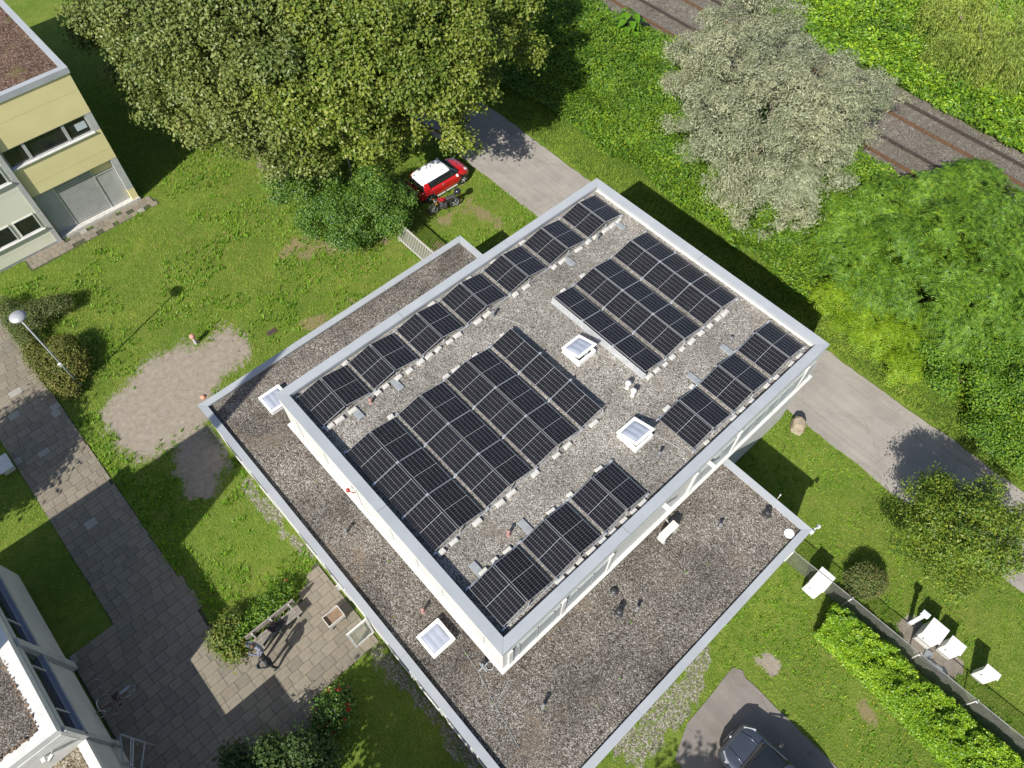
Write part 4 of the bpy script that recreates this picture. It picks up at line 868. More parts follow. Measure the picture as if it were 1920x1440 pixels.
roof_panel(gc, [(-1.7,1.48,.60),(-1.2,1.55,.68),(-.3,1.58,.70),(.2,1.555,.68),(.38,1.50,.60)], GPAINT)
lpart('bonnet_crease', MB().tube([(1.2,.46,1.035),(1.7,.42,.985),(2.02,.36,.89)], .016, 6).tube([(1.2,-.46,1.035),(1.7,-.42,.985),(2.02,-.36,.89)], .016, 6), GPAINT, gc, smooth=True)
lpart('grille', MB().box(2.1,2.2,-.5,.5,.5,.68), DARK, gc, bevel=.03); lpart('badge', MB().lathe((2.17,0,.74), [(.05,-.02),(.05,.02)], 12, axis='x'), RIM, gc); lpart('number_plate', MB().box(2.2,2.22,-.26,.26,.42,.53), WHITE, gc); lpart('scuttle', MB().box(1.22,1.34,-.66,.66,1.0,1.045), DARK, gc, bevel=.02)
lpart('wiper', MB().tube([(1.24,.5,1.05),(1.05,-.1,1.17)], .012, 5), DARK, gc)
for s_ in (1,-1):
    for q in (1.33,-1.33): wheel('wheel', gc, q, s_*.80, .335, .22, s_)
    lpart('headlight', MB().add([(1.78,s_*.86,.80),(2.08,s_*.62,.72),(2.06,s_*.60,.86),(1.70,s_*.84,.93),(1.74,s_*.78,.80),(2.02,s_*.56,.72),(2.0,s_*.54,.85),(1.66,s_*.76,.92)], [(0,1,2,3),(7,6,5,4),(0,4,5,1),(1,5,6,2),(2,6,7,3),(3,7,4,0)]), CLIGHT, gc); lpart('mirror', MB().obox((.78,s_*1.02,1.12),(.14,.2,.15)), DARK, gc, bevel=.03)
    lpart('pillar', MB().tube([(1.18,s_*.74,1.04),(.42,s_*.67,1.50)], .03, 6), GPAINT, gc)
t = thing('motorcycle', 'black motorcycle with red tank and top box parked beside the red car', 'motorcycle', (15.06,21.68,0), None, R_(165.5))
CH = plain('chrome', (.6,.6,.62), .2, .9); TK = RED
for q, nm in ((.70,'wheel'),(-.66,'wheel')):
    r = .30; w = lpart(nm, MB().tube([(q+r*math.cos(k*math.pi/12),0,r+r*math.sin(k*math.pi/12)) for k in range(25)], .055, 8), TYRE, t, smooth=True)
    rm = MB(); rm.tube([(q+.245*math.cos(k*math.pi/12),0,r+.245*math.sin(k*math.pi/12)) for k in range(25)], .016, 6)
    for k in range(6): rm.tube([(q,0,r),(q+.245*math.cos(k*math.pi/3),0,r+.245*math.sin(k*math.pi/3))], .014, 5)
    rm.lathe((q,.0,r), [(.10,-.05),(.10,.05)], 14, axis='y'); lpart('rim', rm, GREY, w)
lpart('fork', MB().tube([(.70,.09,.3),(.48,.09,.95)], .025, 8).tube([(.70,-.09,.3),(.48,-.09,.95)], .025, 8), CH, t)
lpart('front_mudguard', MB().tube([(.70+.36*math.cos(R_(a)),0,.30+.36*math.sin(R_(a))) for a in range(40,150,12)], .05, 6), DARK, t); lpart('headlight', MB().lathe((.58,0,.88), [(.03,-.12),(.09,-.05),(.10,.04),(.085,.055)], 14, axis='x'), CH, t, smooth=True)
lpart('handlebar', MB().tube([(.32,-.38,1.05),(.42,-.28,1.06),(.46,0,1.0),(.42,.28,1.06),(.32,.38,1.05)], .016, 6), DARK, t)
for s_ in (1,-1): lpart('mirror', MB().tube([(.38,s_*.30,1.06),(.40,s_*.36,1.22)], .008, 5).obox((.39,s_*.38,1.25),(.03,.14,.08)), DARK, t)
lpart('engine', MB().obox((.08,0,.42),(.42,.34,.34)).obox((.18,0,.6),(.2,.26,.2),(0,.3,0)), mat('dark_engine_metal', (.06,.06,.065), (.1,.1,.1), .45, 20, metal=.4), t, bevel=.03); lpart('frame', MB().tube([(.46,0,.92),(.1,.1,.72),(-.4,.1,.66),(-.66,.08,.32)], .03, 6).tube([(.46,0,.92),(.1,-.1,.72),(-.4,-.1,.66),(-.66,-.08,.32)], .03, 6).tube([(.44,0,.85),(.3,0,.3),(-.2,0,.26)], .03, 6), DARK, t)
rings = [[(x, w*math.cos(a), z+h*math.sin(a)) for a in (k*math.pi/6 for k in range(12))] for x, w, z, h in ((.42,.05,.88,.05),(.36,.13,.87,.11),(.22,.17,.86,.13),(.05,.155,.84,.11),(-.10,.10,.82,.07),(-.14,.04,.81,.03))]
b = MB(); b.loft(rings); tk = lpart('tank', b, TK, t, smooth=True, subsurf=1); lpart('tank_cap', MB().lathe((.22,0,.985), [(.045,0),(.04,.015)], 12), CH, tk)
rings = [[(x, w*math.cos(a), z+h*math.sin(a)) for a in (k*math.pi/6 for k in range(12))] for x, w, z, h in ((-.08,.08,.80,.04),(-.2,.14,.80,.06),(-.45,.15,.82,.06),(-.7,.12,.86,.05),(-.82,.06,.87,.03))]
b = MB(); b.loft(rings); lpart('seat', b, mat('worn_black_seat', (.035,.034,.034), (.06,.058,.056), .6), t, smooth=True, subsurf=1)
lpart('exhaust', MB().tube([(.12,-.15,.35),(-.2,-.19,.27),(-.4,-.21,.32),(-.85,-.22,.40)], [.03,.03,.055,.06], 10), CH, t, smooth=True)
b = MB(); b.lathe((-.88,0,.92), [(.14,0),(.20,.05),(.21,.14),(.17,.24),(.08,.29),(.01,.30)], 18); lpart('top_box', b, mat('black_gloss', (.02,.022,.03), (.018,.02,.027), .25), t, smooth=True); lpart('carrier', MB().box(-.98,-.66,-.1,.1,.89,.92), DARK, t); lpart('tail_light', MB().obox((-1.0,0,.78),(.05,.14,.07)), RLIGHT, t); lpart('side_stand', MB().tube([(-.05,.15,.28),(-.12,.32,.02)], .016, 6), DARK, t)
for s_ in (1,-1): lpart('indicator', MB().obox((.55,s_*.19,.84),(.06,.08,.05)), plain('amber_lens', (.6,.22,.02), .3), t)
# ------------------------------------------------------------------ vegetation
def crown_points(blobs, n, clump=.42, per=26, shell=(.78,1.02), keep_low=.55):
    B = np.array(blobs); C_, Rr = B[:,:3], B[:,3]
    nb = rng.choice(len(B), size=max(1, n//per)*2, p=Rr**2/np.sum(Rr**2))
    d = unit(rng.normal(size=(len(nb),3))); d[:,2] = np.where(rng.random(len(d)) < .6, np.abs(d[:,2]), d[:,2])
    rad = Rr[nb]*rng.uniform(*shell, len(nb)); cc = C_[nb]+d*rad[:,None]*np.array([1,1,.85])
    keep = np.ones(len(cc), bool)
    for k in range(len(B)):
        q = np.linalg.norm((cc-C_[k])/np.array([1,1,.85]), axis=1); keep &= ~((q < Rr[k]*.68) & (nb != k))
    cc, d = cc[keep], d[keep]; m = min(len(cc), max(1, n//per)); cc, d = cc[:m], d[:m]
    k = rng.integers(0, m, n); sz = rng.uniform(.55, 1.35, m)[k]
    g = rng.normal(size=(n,3)); P = cc[k]+g*(clump*sz)[:,None]*np.array([1,1,.6]); Nn = d[k]*.55+g*.35
    return P, Nn, cc
def boughs(blobs, dens=1.5, rr=(.30,.46), at=(.72,1.0), seed=1):
    q = np.random.default_rng(seed); out = []
    for x, y, z, r in blobs:
        pts = []; n = max(4, int(dens*r*r)); tries = 0
        while len(pts) < n and tries < 400:
            tries += 1; d = q.normal(size=3); d /= np.linalg.norm(d)
            if d[2] < -.35: continue
            p = np.array([x,y,z])+d*r*q.uniform(*at)*np.array([1,1,.8])
            if any(np.linalg.norm(p-o) < r*.44 for o in pts): continue
            pts.append(p)
        for p in pts: out.append((p[0], p[1], p[2], r*q.uniform(*rr)))
    return out
def trunk_mesh(base, blobs, r, limbs=None, top=None):
    mb = MB(); b = Vector(base); zc = np.mean([q[2] for q in blobs]); c = Vector((np.mean([q[0] for q in blobs]), np.mean([q[1] for q in blobs]), zc))
    fork = b.lerp(c, .45); fork.x = b.x*.75+fork.x*.25; fork.y = b.y*.75+fork.y*.25
    mb.tube([b, b.lerp(fork, .06), b.lerp(fork, .5)+Vector((rnd.uniform(-.1,.1), rnd.uniform(-.1,.1), 0)), fork], [r*1.5, r*1.08, r*.9, r*.75], 12)
    for q in blobs:
        e_ = Vector(q[:3]); mid = fork.lerp(e_, .5)+Vector((rnd.uniform(-.3,.3), rnd.uniform(-.3,.3), rnd.uniform(.0,.5)))
        mb.tube([fork-Vector((0,0,.15)), mid, e_, e_+Vector((rnd.uniform(-.5,.5), rnd.uniform(-.5,.5), q[3]*.6))], [r*.42, r*.24, r*.1, r*.03], 6)
    return mb
def tree(name, label, cat, blobs, base, r, n, L, Wd, m, group=None, clump=.42, per=26, up=.75, jit=.5, droop=0, hang=False, barkm=None, crown='crown', keep=(.78,1.02), trunk='trunk', bough=None):
    t = thing(name, label, cat, base, group)
    part(trunk, trunk_mesh(base, blobs, r), barkm or BARK, t, smooth=True)
    P, Nn, cc = crown_points(boughs(blobs, *bough) if bough else blobs, n, clump, per, keep)
    Nn = Nn+np.array([0,0,up])+rng.normal(size=Nn.shape)*jit; ln = rng.uniform(*L, n); D = None
    if hang: D = rng.normal(size=(n,3))*.5+np.array([0,0,-1.])
    P[:,2] = np.maximum(P[:,2], gz(P[:,0], P[:,1])+.06)
    V, F = leaf_quads(P, Nn, ln, ln*rng.uniform(*Wd, n), D, droop)
    o = fast(crown, V, F, m, t); return t
PL1 = leaf_mat('plane_leaf_cool', [(0.083,0.125,0.024),(0.128,0.175,0.038),(0.180,0.218,0.056),(0.249,0.273,0.094)], .45, .3, .4)
PL2 = leaf_mat('plane_leaf_warm', [(0.083,0.140,0.020),(0.139,0.202,0.025),(0.200,0.254,0.036),(0.263,0.285,0.066)], .45, .32, .4)
PLANE1 = [(7.03,41.01,6,2.3),(6.68,37.25,5.5,2.3),(6.57,33.85,5,2.2),(7.45,31.94,4.6,2),(8.2,36.21,8,2.7),(8.07,31.29,8,2.7),(10.32,30.99,9.2,2.9),(8.52,28.93,7.2,2.5),(12.66,36.03,9,2.9),(10.66,27.51,9,2.8),(10.49,40.49,8,2.8),(9.29,28.21,4.6,2.1),(8.73,29.2,5,2),(9.67,26.91,3.6,1.6),(8.73,44.27,6.5,2.4),(9.32,28.34,6.5,2.2),(9.13,33.77,9,2.4),(12.26,30.46,9.5,2.6)]
PLANE2 = [(13.32,28.25,9.5,2.9),(11.2,25.2,7.6,2.6),(10.83,26.61,4.2,1.8),(11.67,24.61,5.8,2.1),(13.68,24.39,9.2,2.8),(13.58,23.22,7.2,2.4),(12.37,24.72,3.8,1.3),(16.7,24.04,9.2,2.8),(16.21,22.39,7.6,2.3),(14.58,23.53,5.4,1.7),(18.12,23.15,8,2.2),(18.32,22.03,6.0,1.7),(16.99,21.4,5.2,1.4),(16.39,21.1,4.4,0.9),(21.66,23.38,6.5,1.5),(22.22,25.08,7.5,1.9),(19.42,29.26,9,2.9),(23.99,28.4,8,2.6),(17.7,32.24,9,2.9),(22.58,22.85,6.2,0.9),(15.3,26.41,9.8,2.6),(12.52,25.09,8.8,2.4),(15.09,23.0,8.4,2.2)]
tree('plane_tree', 'broad plane tree with cool grey green leaves nearest the yellow building', 'tree', PLANE1, (9.6,32,0), .48, 150000, (.12,.22), (.65,.95), PL1, 'plane trees', .26, 30, .55, .55, bough=(2.0,(.30,.44),(.7,1.02),3))
tree('plane_tree', 'broad plane tree with warm green leaves overhanging the red car', 'tree', PLANE2, (14.6,29,0), .5, 180000, (.12,.22), (.65,.95), PL2, 'plane trees', .26, 30, .55, .55, bough=(2.0,(.30,.44),(.7,1.02),4))
SLV = leaf_mat('silver_leaf', [(0.137,0.158,0.085),(0.210,0.231,0.146),(0.283,0.304,0.208),(0.378,0.394,0.293)], .6, .15, .35)
SILVER = [(31.37,17.41,5,1.6),(32.75,16.46,6.5,1.8),(35.4,15.7,6,1.6),(28.16,15.33,5,1.6),(28.05,13.1,7.5,1.9),(30.33,12.27,7.5,1.7),(26.39,13.53,4.5,1.6),(25.2,11.09,7.2,1.9),(26.38,9.69,8,1.9),(32.23,10.69,6.5,1.6),(27.76,7.99,7.5,1.8),(32.27,8.23,6.5,1.6),(34.93,7.99,5.5,1.2),(30.02,7.15,6,1.5),(24.58,10.63,5.2,1.6),(23.98,8.53,7.2,1.8),(25.66,7.14,6.8,1.7),(28.12,6.43,5.5,1.3),(23.92,8.72,4.6,1.3),(24.53,7.37,5.5,1.5),(23.99,7.76,3.6,1.0),(26.41,6.46,4.6,1.2),(35.0,7.35,4.8,.9),(29.5,14.8,6.5,1.5),(33.5,13.5,6,1.3),(24.57,6.91,4.2,1.2),(25.59,6.19,4.6,1.1),(23.95,9.39,5.0,1.2),(24.67,6.96,6.2,1.4),(26.95,6.3,5.6,1.2),(24.15,7.82,6.6,1.5)]
tree('silver_willow', 'large silver grey willow leaning over the railway track', 'tree', SILVER, (29,10.2,1.0), .32, 130000, (.13,.24), (.18,.3), SLV, None, .20, 50, .3, .6, bough=(3.2,(.28,.46),(.7,1.1),9))
SUM = leaf_mat('feathery_leaf', [(0.060,0.140,0.018),(0.092,0.196,0.018),(0.142,0.261,0.021),(0.224,0.335,0.028)], .5, .3, .4)
YELG = leaf_mat('yellow_green_leaf', [(0.110,0.221,0.012),(0.184,0.296,0.015),(0.258,0.355,0.018),(0.331,0.385,0.022)], .5, .35, .4)
YELF = leaf_mat('yellow_feather_leaf', [(0.131,0.266,0.011),(0.192,0.326,0.013),(0.262,0.386,0.018),(0.315,0.422,0.027)], .5, .35, .4)
IVYM = leaf_mat('bank_leaf', [(0.051,0.125,0.013),(0.091,0.198,0.016),(0.151,0.281,0.019),(0.242,0.354,0.026)], .5, .3, .4)
DKG = leaf_mat('dark_shrub_leaf', [(0.038,0.097,0.012),(0.063,0.148,0.017),(0.105,0.204,0.024),(0.189,0.295,0.036)], .45, .22, .5)
def fronds(name, label, cat, blobs, base, n, m, group, L=(.6,1.0), pairs=9):
    """feathered leaves: a rib with pairs of narrow leaflets, arching outwards in whorls"""
    t = thing(name, label, cat, base, group); part('trunk', trunk_mesh(base, blobs, .09), TWIG, t)
    B = np.array(blobs); w = n//11; nb = rng.choice(len(B), w, p=B[:,3]**2/np.sum(B[:,3]**2))
    d = unit(rng.normal(size=(w,3))); d[:,2] = np.abs(d[:,2])*1.1-.1; d = unit(d); cc = B[nb,:3]+d*(B[nb,3]*rng.uniform(.75,1.05,w))[:,None]
    Ps = []; Ns = []; Ds = []; Ls = []
    for i in range(w):
        k0 = rng.uniform(0, 6.28); ax = d[i]*.35+np.array([0,0,.8])+rng.normal(size=3)*.15; ax /= np.linalg.norm(ax)
        u = np.cross(ax, [0.3,1,0.1]); u /= np.linalg.norm(u); v = np.cross(ax, u)
        for k in range(11):
            a = k0+k*2.4; o = u*math.cos(a)+v*math.sin(a); fl = rng.uniform(*L); el = rng.uniform(.05,.7)
            s = np.linspace(.12, 1, pairs)[:,None]; rib = cc[i]+fl*(o*s*math.cos(el)*.95+ax*(s*math.sin(el)-.45*s*s))
            side = np.cross(o, ax); nn = ax+o*.2
            for sg in (1,-1):
                dd = side*sg*.9+o*.45; Ps.append(rib+dd*.07*(1.15-s*.5)); Ns.append(np.tile(nn, (pairs,1))); Ds.append(np.tile(dd, (pairs,1))); Ls.append((.19*(1.2-.55*s[:,0]))*fl/.65)
    P = np.concatenate(Ps); Nn = np.concatenate(Ns)+rng.normal(size=P.shape)*.18; D = np.concatenate(Ds); ln = np.concatenate(Ls)
    P[:,2] = np.maximum(P[:,2], gz(P[:,0], P[:,1])+.05)
    V, F = leaf_quads(P, Nn, ln, ln*.28, D); fast('crown', V, F, m, t); return t
S1 = [(27.87,4.27,3.2,1.5),(29.49,3.28,3.6,1.6),(26.31,2.73,2.8,1.6),(26.86,1.24,4,1.8),(26.76,4.04,2.2,1.1),(25.5,.88,2.6,1.4)]
S2 = [(30.95,1.92,4,1.7),(33.23,1.42,4,1.6),(35.2,1.2,3.6,1.1),(28.61,-.04,4.5,1.9),(32.06,-.86,4.2,1.8),(29.13,1.34,3.8,1.3),(34.4,-1.2,3.5,1.4)]
S3 = [(26.58,-.98,3.4,1.8),(28.5,-2.07,4,1.9),(30.45,-2.94,4,1.8),(26.61,-2.98,2.8,1.6),(28.19,-4.19,3,1.6),(30.37,-4.43,3,1.6)]
fronds('sumac_tree', 'feathery green sumac tree touching the silver willow', 'tree', S1, (27.3,2.6,.3), 1500, SUM, 'feathery trees on the bank')
fronds('sumac_tree', 'feathery green sumac tree reaching over the railway bed', 'tree', S2, (31,.6,1.3), 2000, SUM, 'feathery trees on the bank')
fronds('sumac_tree', 'feathery green sumac tree above the yellow green shrub by the lane', 'tree', S3, (28,-2.5,.5), 2000, SUM, 'feathery trees on the bank')
YB = [(24.29,1.96,2.0,1.0),(24.65,0.5,2.0,1.1),(24.3,-1.17,1.8,1.0),(23.67,-2.35,1.4,0.85),(23.83,0.54,1.6,0.9),(25.61,0.55,2.4,0.9),(25.28,-1.39,2.2,0.9),(24.1,-0.6,1.4,0.8)]
fronds('shrub', 'bright yellow green feathery shrub at the edge of the lane', 'shrub', YB, (25.2,0,.02), 1700, YELF, None, (.45,.75), 6)
tree('shrub', 'dark leafy shrub on the bank opposite the small round tree', 'shrub', [(24.91,-3.56,1.5,1.3),(24.85,-5.53,1.5,1.2),(26.01,-6.21,2,1.4),(26.01,-3.77,2,1.3),(28.3,-5.43,2,1.4)], (25.6,-4.6,.05), .08, 36000, (.08,.15), (.5,.8), IVYM, None, .26, 22, bough=(2.6,(.32,.5),(.7,1.0),6), barkm=TWIG, crown='foliage', trunk='stem')
tree('shrub', 'mid green shrub at the lane edge past the shadow of the small tree', 'shrub', [(24.19,-7.39,1.2,1.1),(23.9,-8.5,1.0,.9),(25.3,-8.6,1.5,1.2)], (24.4,-8,.02), .07, 20000, (.07,.14), (.5,.8), IVYM, None, .24, 22, bough=(3,(.32,.5),(.7,1.0),7), barkm=TWIG, crown='foliage', trunk='stem')
WWM = leaf_mat('weeping_leaf', [(0.130,0.207,0.037),(0.221,0.310,0.052),(0.315,0.391,0.074),(0.444,0.497,0.118)], .5, .3, .4)
WB = [(46.41,9.38,5,1.6),(47.66,7.89,5.5,1.8),(46.99,5.86,5,1.6),(45.75,7.31,4.5,1.5),(45.87,5.34,4,1.3),(45.2,8.13,4,1.2),(47.53,10.74,5,1.5)]
tw = thing('weeping_willow', 'pale green weeping willow with long hanging strands beyond the tracks', 'tree', (46.6,7.6,1.8)); part('trunk', trunk_mesh((46.6,7.6,1.7), WB, .28), BARK, tw, smooth=True)
Ps = []; Ds = []; B = np.array(WB)
BD = [(B[rng.integers(len(B))], unit(rng.normal(size=(1,3)))[0]) for _ in range(95)]
for i in range(900):
    b, d = BD[i % 95]; d = d+rng.normal(size=3)*.16; d[2] = abs(d[2])*.6; st_ = b[:3]+d*b[3]*rng.uniform(.6,1); ln_ = rng.uniform(1.2,3.6); q = np.linspace(0, 1, 30)[:,None]
    out = np.array([d[0],d[1],0])*.55; P = st_+out*(q**.6)*.8+np.array([0,0,-1])*(q**1.6)*ln_+rng.normal(size=(30,3))*.05; Ps.append(P); Ds.append(np.tile(np.array([d[0]*.3,d[1]*.3,-1.]), (30,1))+rng.normal(size=(30,3))*.3)
P = np.concatenate(Ps); D = np.concatenate(Ds); P[:,2] = np.maximum(P[:,2], 1.9); V, F = leaf_quads(P, rng.normal(size=P.shape)*.7+[0,0,.6], rng.uniform(.16,.28,len(P)), .045, D); fast('crown', V, F, WWM, tw)
STM = leaf_mat('small_tree_leaf', [(0.068,0.135,0.014),(0.113,0.200,0.020),(0.181,0.256,0.024),(0.302,0.337,0.036)], .45, .3, .45)
STB = [(17.29,-6.65,2.8,1.15),(17.85,-7.6,3.3,1.25),(19.07,-8.75,2.8,1.15),(15.85,-7.19,2.5,1.0),(16.1,-8.08,3.8,1.35),(17.34,-9.2,3.2,1.25),(15.71,-8.75,2.6,1.1),(15.22,-7.97,2.2,0.9),(16.41,-9.73,2.4,1.0),(18.82,-9.7,2.4,0.9)]
tree('small_tree', 'small bushy tree with yellow tipped leaves beside the lane', 'tree', STB, (17.3,-8.4,0), .13, 42000, (.07,.14), (.4,.65), STM, None, .17, 24, .5, .7, bough=(6.0,(.32,.5),(.65,1.0),5))
BUSHB = [(8.53,26.4,1.4,1.3),(9.62,25.68,2,1.4),(9.67,23.84,1.7,1.4),(8.94,27.73,1.6,1.2),(8.63,24.63,1.0,1.0)]
tree('shrub', 'dark green shrub under the plane tree on the lawn side', 'shrub', BUSHB, (9.3,25.4,0), .08, 26000, (.07,.14), (.5,.8), DKG, 'shrubs under the plane trees', .22, 24, bough=(3,(.32,.5),(.7,1.0),8), barkm=TWIG, crown='foliage', trunk='stem')
tree('shrub', 'dark green shrub between the plane tree and the bar gate', 'shrub', [(10.75,22.86,1.7,1.3),(11.82,22.16,1.5,1.1),(9.47,22.79,1,1.0),(10.77,21.61,1,.9),(11.8,23.71,2,1.3),(12.7,22.9,1.4,.9)], (11,22.6,0), .08, 28000, (.07,.14), (.5,.8), DKG, 'shrubs under the plane trees', .22, 24, bough=(3,(.32,.5),(.7,1.0),9), barkm=TWIG, crown='foliage', trunk='stem')
DKG2 = leaf_mat('deep_green_leaf', [(.025,.055,.015),(.04,.08,.02),(.06,.105,.025),(.08,.125,.03)], .55, .25, .3)
tree('shrub', 'leafy green shrub at the bottom edge of the paved yard', 'shrub', [(-8.79,4.64,1.1,0.42),(-7.71,3.91,1.4,0.5),(-6.75,3.32,1.4,0.5),(-6.35,2.52,1.1,0.42),(-7.56,3.04,1.2,0.5),(-8.59,3.89,1.1,0.45),(-6.92,2.35,1.1,0.45)], (-7.5,3.4,0), .05, 5200, (.11,.19), (.55,.8), DKG2, None, .18, 12, barkm=TWIG, crown='foliage', trunk='stem')
CLIP = leaf_mat('clipped_leaf', [(0.060,0.109,0.024),(0.098,0.148,0.034),(0.150,0.179,0.047),(0.225,0.172,0.073)], .5, .2, .4)
tree('round_shrub', 'clipped round shrub next to the wire fence and white cabinet', 'shrub', [(13.92,-7.1,.62,.72),(13.7,-6.95,.5,.6),(14.15,-7.25,.5,.6)], (13.92,-7.1,0), .06, 9000, (.05,.09), (.5,.8), CLIP, None, .07, 8, .5, .6, barkm=TWIG, crown='foliage', trunk='stem', keep=(.9,1.0))
REDB = leaf_mat('reddish_shrub_leaf', [(0.065,0.106,0.015),(0.117,0.150,0.022),(0.175,0.18,0.035),(0.21,0.165,0.05)], .5, .25, .4)
GRNB = leaf_mat('olive_shrub_leaf', [(0.054,0.096,0.022),(0.090,0.132,0.033),(0.132,0.162,0.050),(0.180,0.180,0.066)], .5, .2, .4)
tree('shrub', 'clipped olive green shrub behind the lamp post by the slab path', 'shrub', [(-6.6,31.2,.5,.5),(-6.6,30.5,.5,.55),(-6.55,29.8,.5,.55),(-6.0,29.6,.6,.6),(-5.4,29.5,.65,.6),(-4.8,29.4,.65,.6),(-4.3,29.25,.6,.5),(-6.6,29.0,.5,.55),(-6.6,28.3,.45,.5),(-5.9,29.0,.55,.5)], (-5.6,29.5,0), .05, 15000, (.05,.10), (.4,.7), GRNB, 'shrubs beside the lamp post', .12, 12, .5, .6, barkm=TWIG, crown='foliage', trunk='stem', keep=(.85,1.0))
tree('shrub', 'reddish green shrub round the foot of the lamp post', 'shrub', [(-6.65,27.6,.4,.45),(-6.6,26.9,.45,.5),(-6.6,26.2,.45,.5),(-6.55,25.5,.45,.5),(-6.4,24.8,.45,.5),(-5.9,25.2,.65,.55),(-5.5,26.4,.75,.6),(-5.45,25.7,.75,.6),(-6.0,26.5,.55,.5),(-5.5,25.0,.6,.5),(-6.3,24.2,.35,.4)], (-6.1,25.8,0), .05, 16000, (.07,.13), (.5,.8), REDB, 'shrubs beside the lamp post', .14, 12, .5, .6, barkm=TWIG, crown='foliage', trunk='stem', keep=(.85,1.0))
HEDG = leaf_mat('hedge_leaf', [(0.102,0.228,0.013),(0.174,0.333,0.018),(0.264,0.436,0.021),(0.385,0.519,0.029)], .42, .35, .5)
def hedge(name, label, poly_l, poly_r, h, n, m):
    t = thing(name, label, 'hedge', ((poly_l[0][0]+poly_r[0][0])/2, (poly_l[0][1]+poly_r[0][1])/2, 0))
    k = len(poly_l)-1; s = rng.uniform(0, k, n); i = np.minimum(s.astype(int), k-1); f = s-i; A = np.array(poly_l); Bq = np.array(poly_r)
    a = A[i]*(1-f)[:,None]+A[i+1]*f[:,None]; b = Bq[i]*(1-f)[:,None]+Bq[i+1]*f[:,None]
    u = rng.uniform(-.04, 1.04, n); side = rng.random(n) < .42; u = np.where(side, np.where(rng.random(n) < .5, rng.normal(.01,.035,n), rng.normal(.99,.035,n)), u)
    xy = a*(1-u)[:,None]+b*u[:,None]; bump_ = (fbm(xy[:,0], xy[:,1], 2.0, 4)-.5)*.66+(vnoise(xy[:,0], xy[:,1], 5, 8)-.5)*.30; ed = 1-np.abs(2*u-1)**5*.16
    z = np.where(side, rng.uniform(.05, 1, n)**.7, rng.normal(1, .045, n))*(h*ed+bump_); P = np.stack([xy[:,0], xy[:,1], np.maximum(z, .03)], 1); P[:,:2] += rng.normal(size=(n,2))*.03
    Nn = np.stack([np.where(side, (u-.5)*2.2, 0), np.zeros(n), np.where(side, .5, 1)], 1)+rng.normal(size=(n,3))*.5
    ln = rng.uniform(.06,.125,n); V, F = leaf_quads(P, Nn, ln, ln*rng.uniform(.5,.75,n)); fast('foliage', V, F, m, t)
    mb = MB()
    for q in np.linspace(.03, .97, 26): j = min(int(q*k), k-1); ff = q*k-j; c = (A[j]*(1-ff)+A[j+1]*ff+Bq[j]*(1-ff)+Bq[j+1]*ff)/2; mb.tube([(c[0],c[1],0),(c[0]+rnd.uniform(-.1,.1),c[1],h*.55),(c[0]+rnd.uniform(-.35,.35),c[1]+rnd.uniform(-.2,.2),h*.8)], [.03,.02,.01], 5)
    part('stem', mb, TWIG, t); return t
hedge('hedge', 'bright green long hedge in front of the wire mesh fence', [(10.7,-6.95),(10.65,-9.2),(10.4,-12.2),(10.2,-15.5)], [(11.95,-6.7),(12.2,-9.0),(12.1,-12.0),(12.1,-15.5)], 1.08, 90000, HEDG)
t = thing('paulownia_sapling', 'young plant with very large bright green leaves at the railway bed', 'plant', (33.3,24.5,1.8))
part('stem', MB().tube([(33.3,24.5,1.7),(33.35,24.5,2.6),(33.3,24.6,3.4)], [.05,.04,.02], 6), TWIG, t)
BIG = leaf_mat('big_leaf', [(.08,.19,.012),(.11,.25,.015),(.14,.29,.02)], .45, .4)
big = MB()
for k in range(30):
    a = k*2.4; z = 2.1+k*.05; r = rnd.uniform(.25,.95)*(1-.01*k); c = Vector((33.3+r*math.cos(a), 24.5+r*1.35*math.sin(a), z)); o_ = Vector((math.cos(a), math.sin(a), -.35)).normalized(); sd = o_.cross(Vector((0,0,1))).normalized(); s = rnd.uniform(.26,.42)
    lf = MB(); lf.add([c-o_*s*.8, c-o_*s*.5+sd*s*.75+Vector((0,0,.05)), c+o_*s*.3+sd*s*.6, c+o_*s*1.1-Vector((0,0,.1)), c+o_*s*.3-sd*s*.6, c-o_*s*.5-sd*s*.75+Vector((0,0,.05)), c+Vector((0,0,-.03))], [(0,1,6),(1,2,6),(2,3,6),(3,4,6),(4,5,6),(5,0,6)])
    part('leaf', lf, BIG, t)
def flowers(name, label, cat, blobs, base, n, m, nf, fc, group=None, zoff=.1):
    t = tree(name, label, cat, blobs, base, .04, n, (.07,.13), (.5,.8), m, group, .18, 16, .5, .6, barkm=TWIG, crown='foliage', trunk='stem')
    P, Nn, _ = crown_points(blobs, nf*9, .05, 9, (.98,1.1)); P[:,2] = np.maximum(P[:,2], .15)+zoff; V, F = leaf_quads(P, rng.normal(size=P.shape)*.6+[0,0,1], rng.uniform(.06,.11,len(P)), rng.uniform(.06,.10,len(P))); fast('blossom', V, F, fc, t); return t
REDF = leaf_mat('red_petal', [(.50,.012,.012),(.60,.02,.02),(.45,.05,.04)], .5, .2); PINKF = leaf_mat('orange_pink_petal', [(.50,.10,.05),(.55,.06,.06),(.60,.20,.12)], .5, .2)
flowers('rose_bush', 'rose bush with bright red blossoms at the edge of the paved yard', 'rose bush', [(-5.5,3.8,.5,.5),(-5.1,3.5,.5,.45),(-5.85,3.55,.4,.4),(-4.8,4.0,.4,.4)], (-5.4,3.65,0), 4200, DKG, 14, REDF)
flowers('rose_bush', 'rose bush with red and orange blossoms behind the bench', 'rose bush', [(-5.9,8.7,.35,.4),(-5.3,8.75,.35,.4),(-4.7,8.8,.35,.4),(-6.4,8.6,.35,.4),(-4.1,8.9,.3,.35)], (-5.3,8.7,0), 5200, IVYM, 4, PINKF)
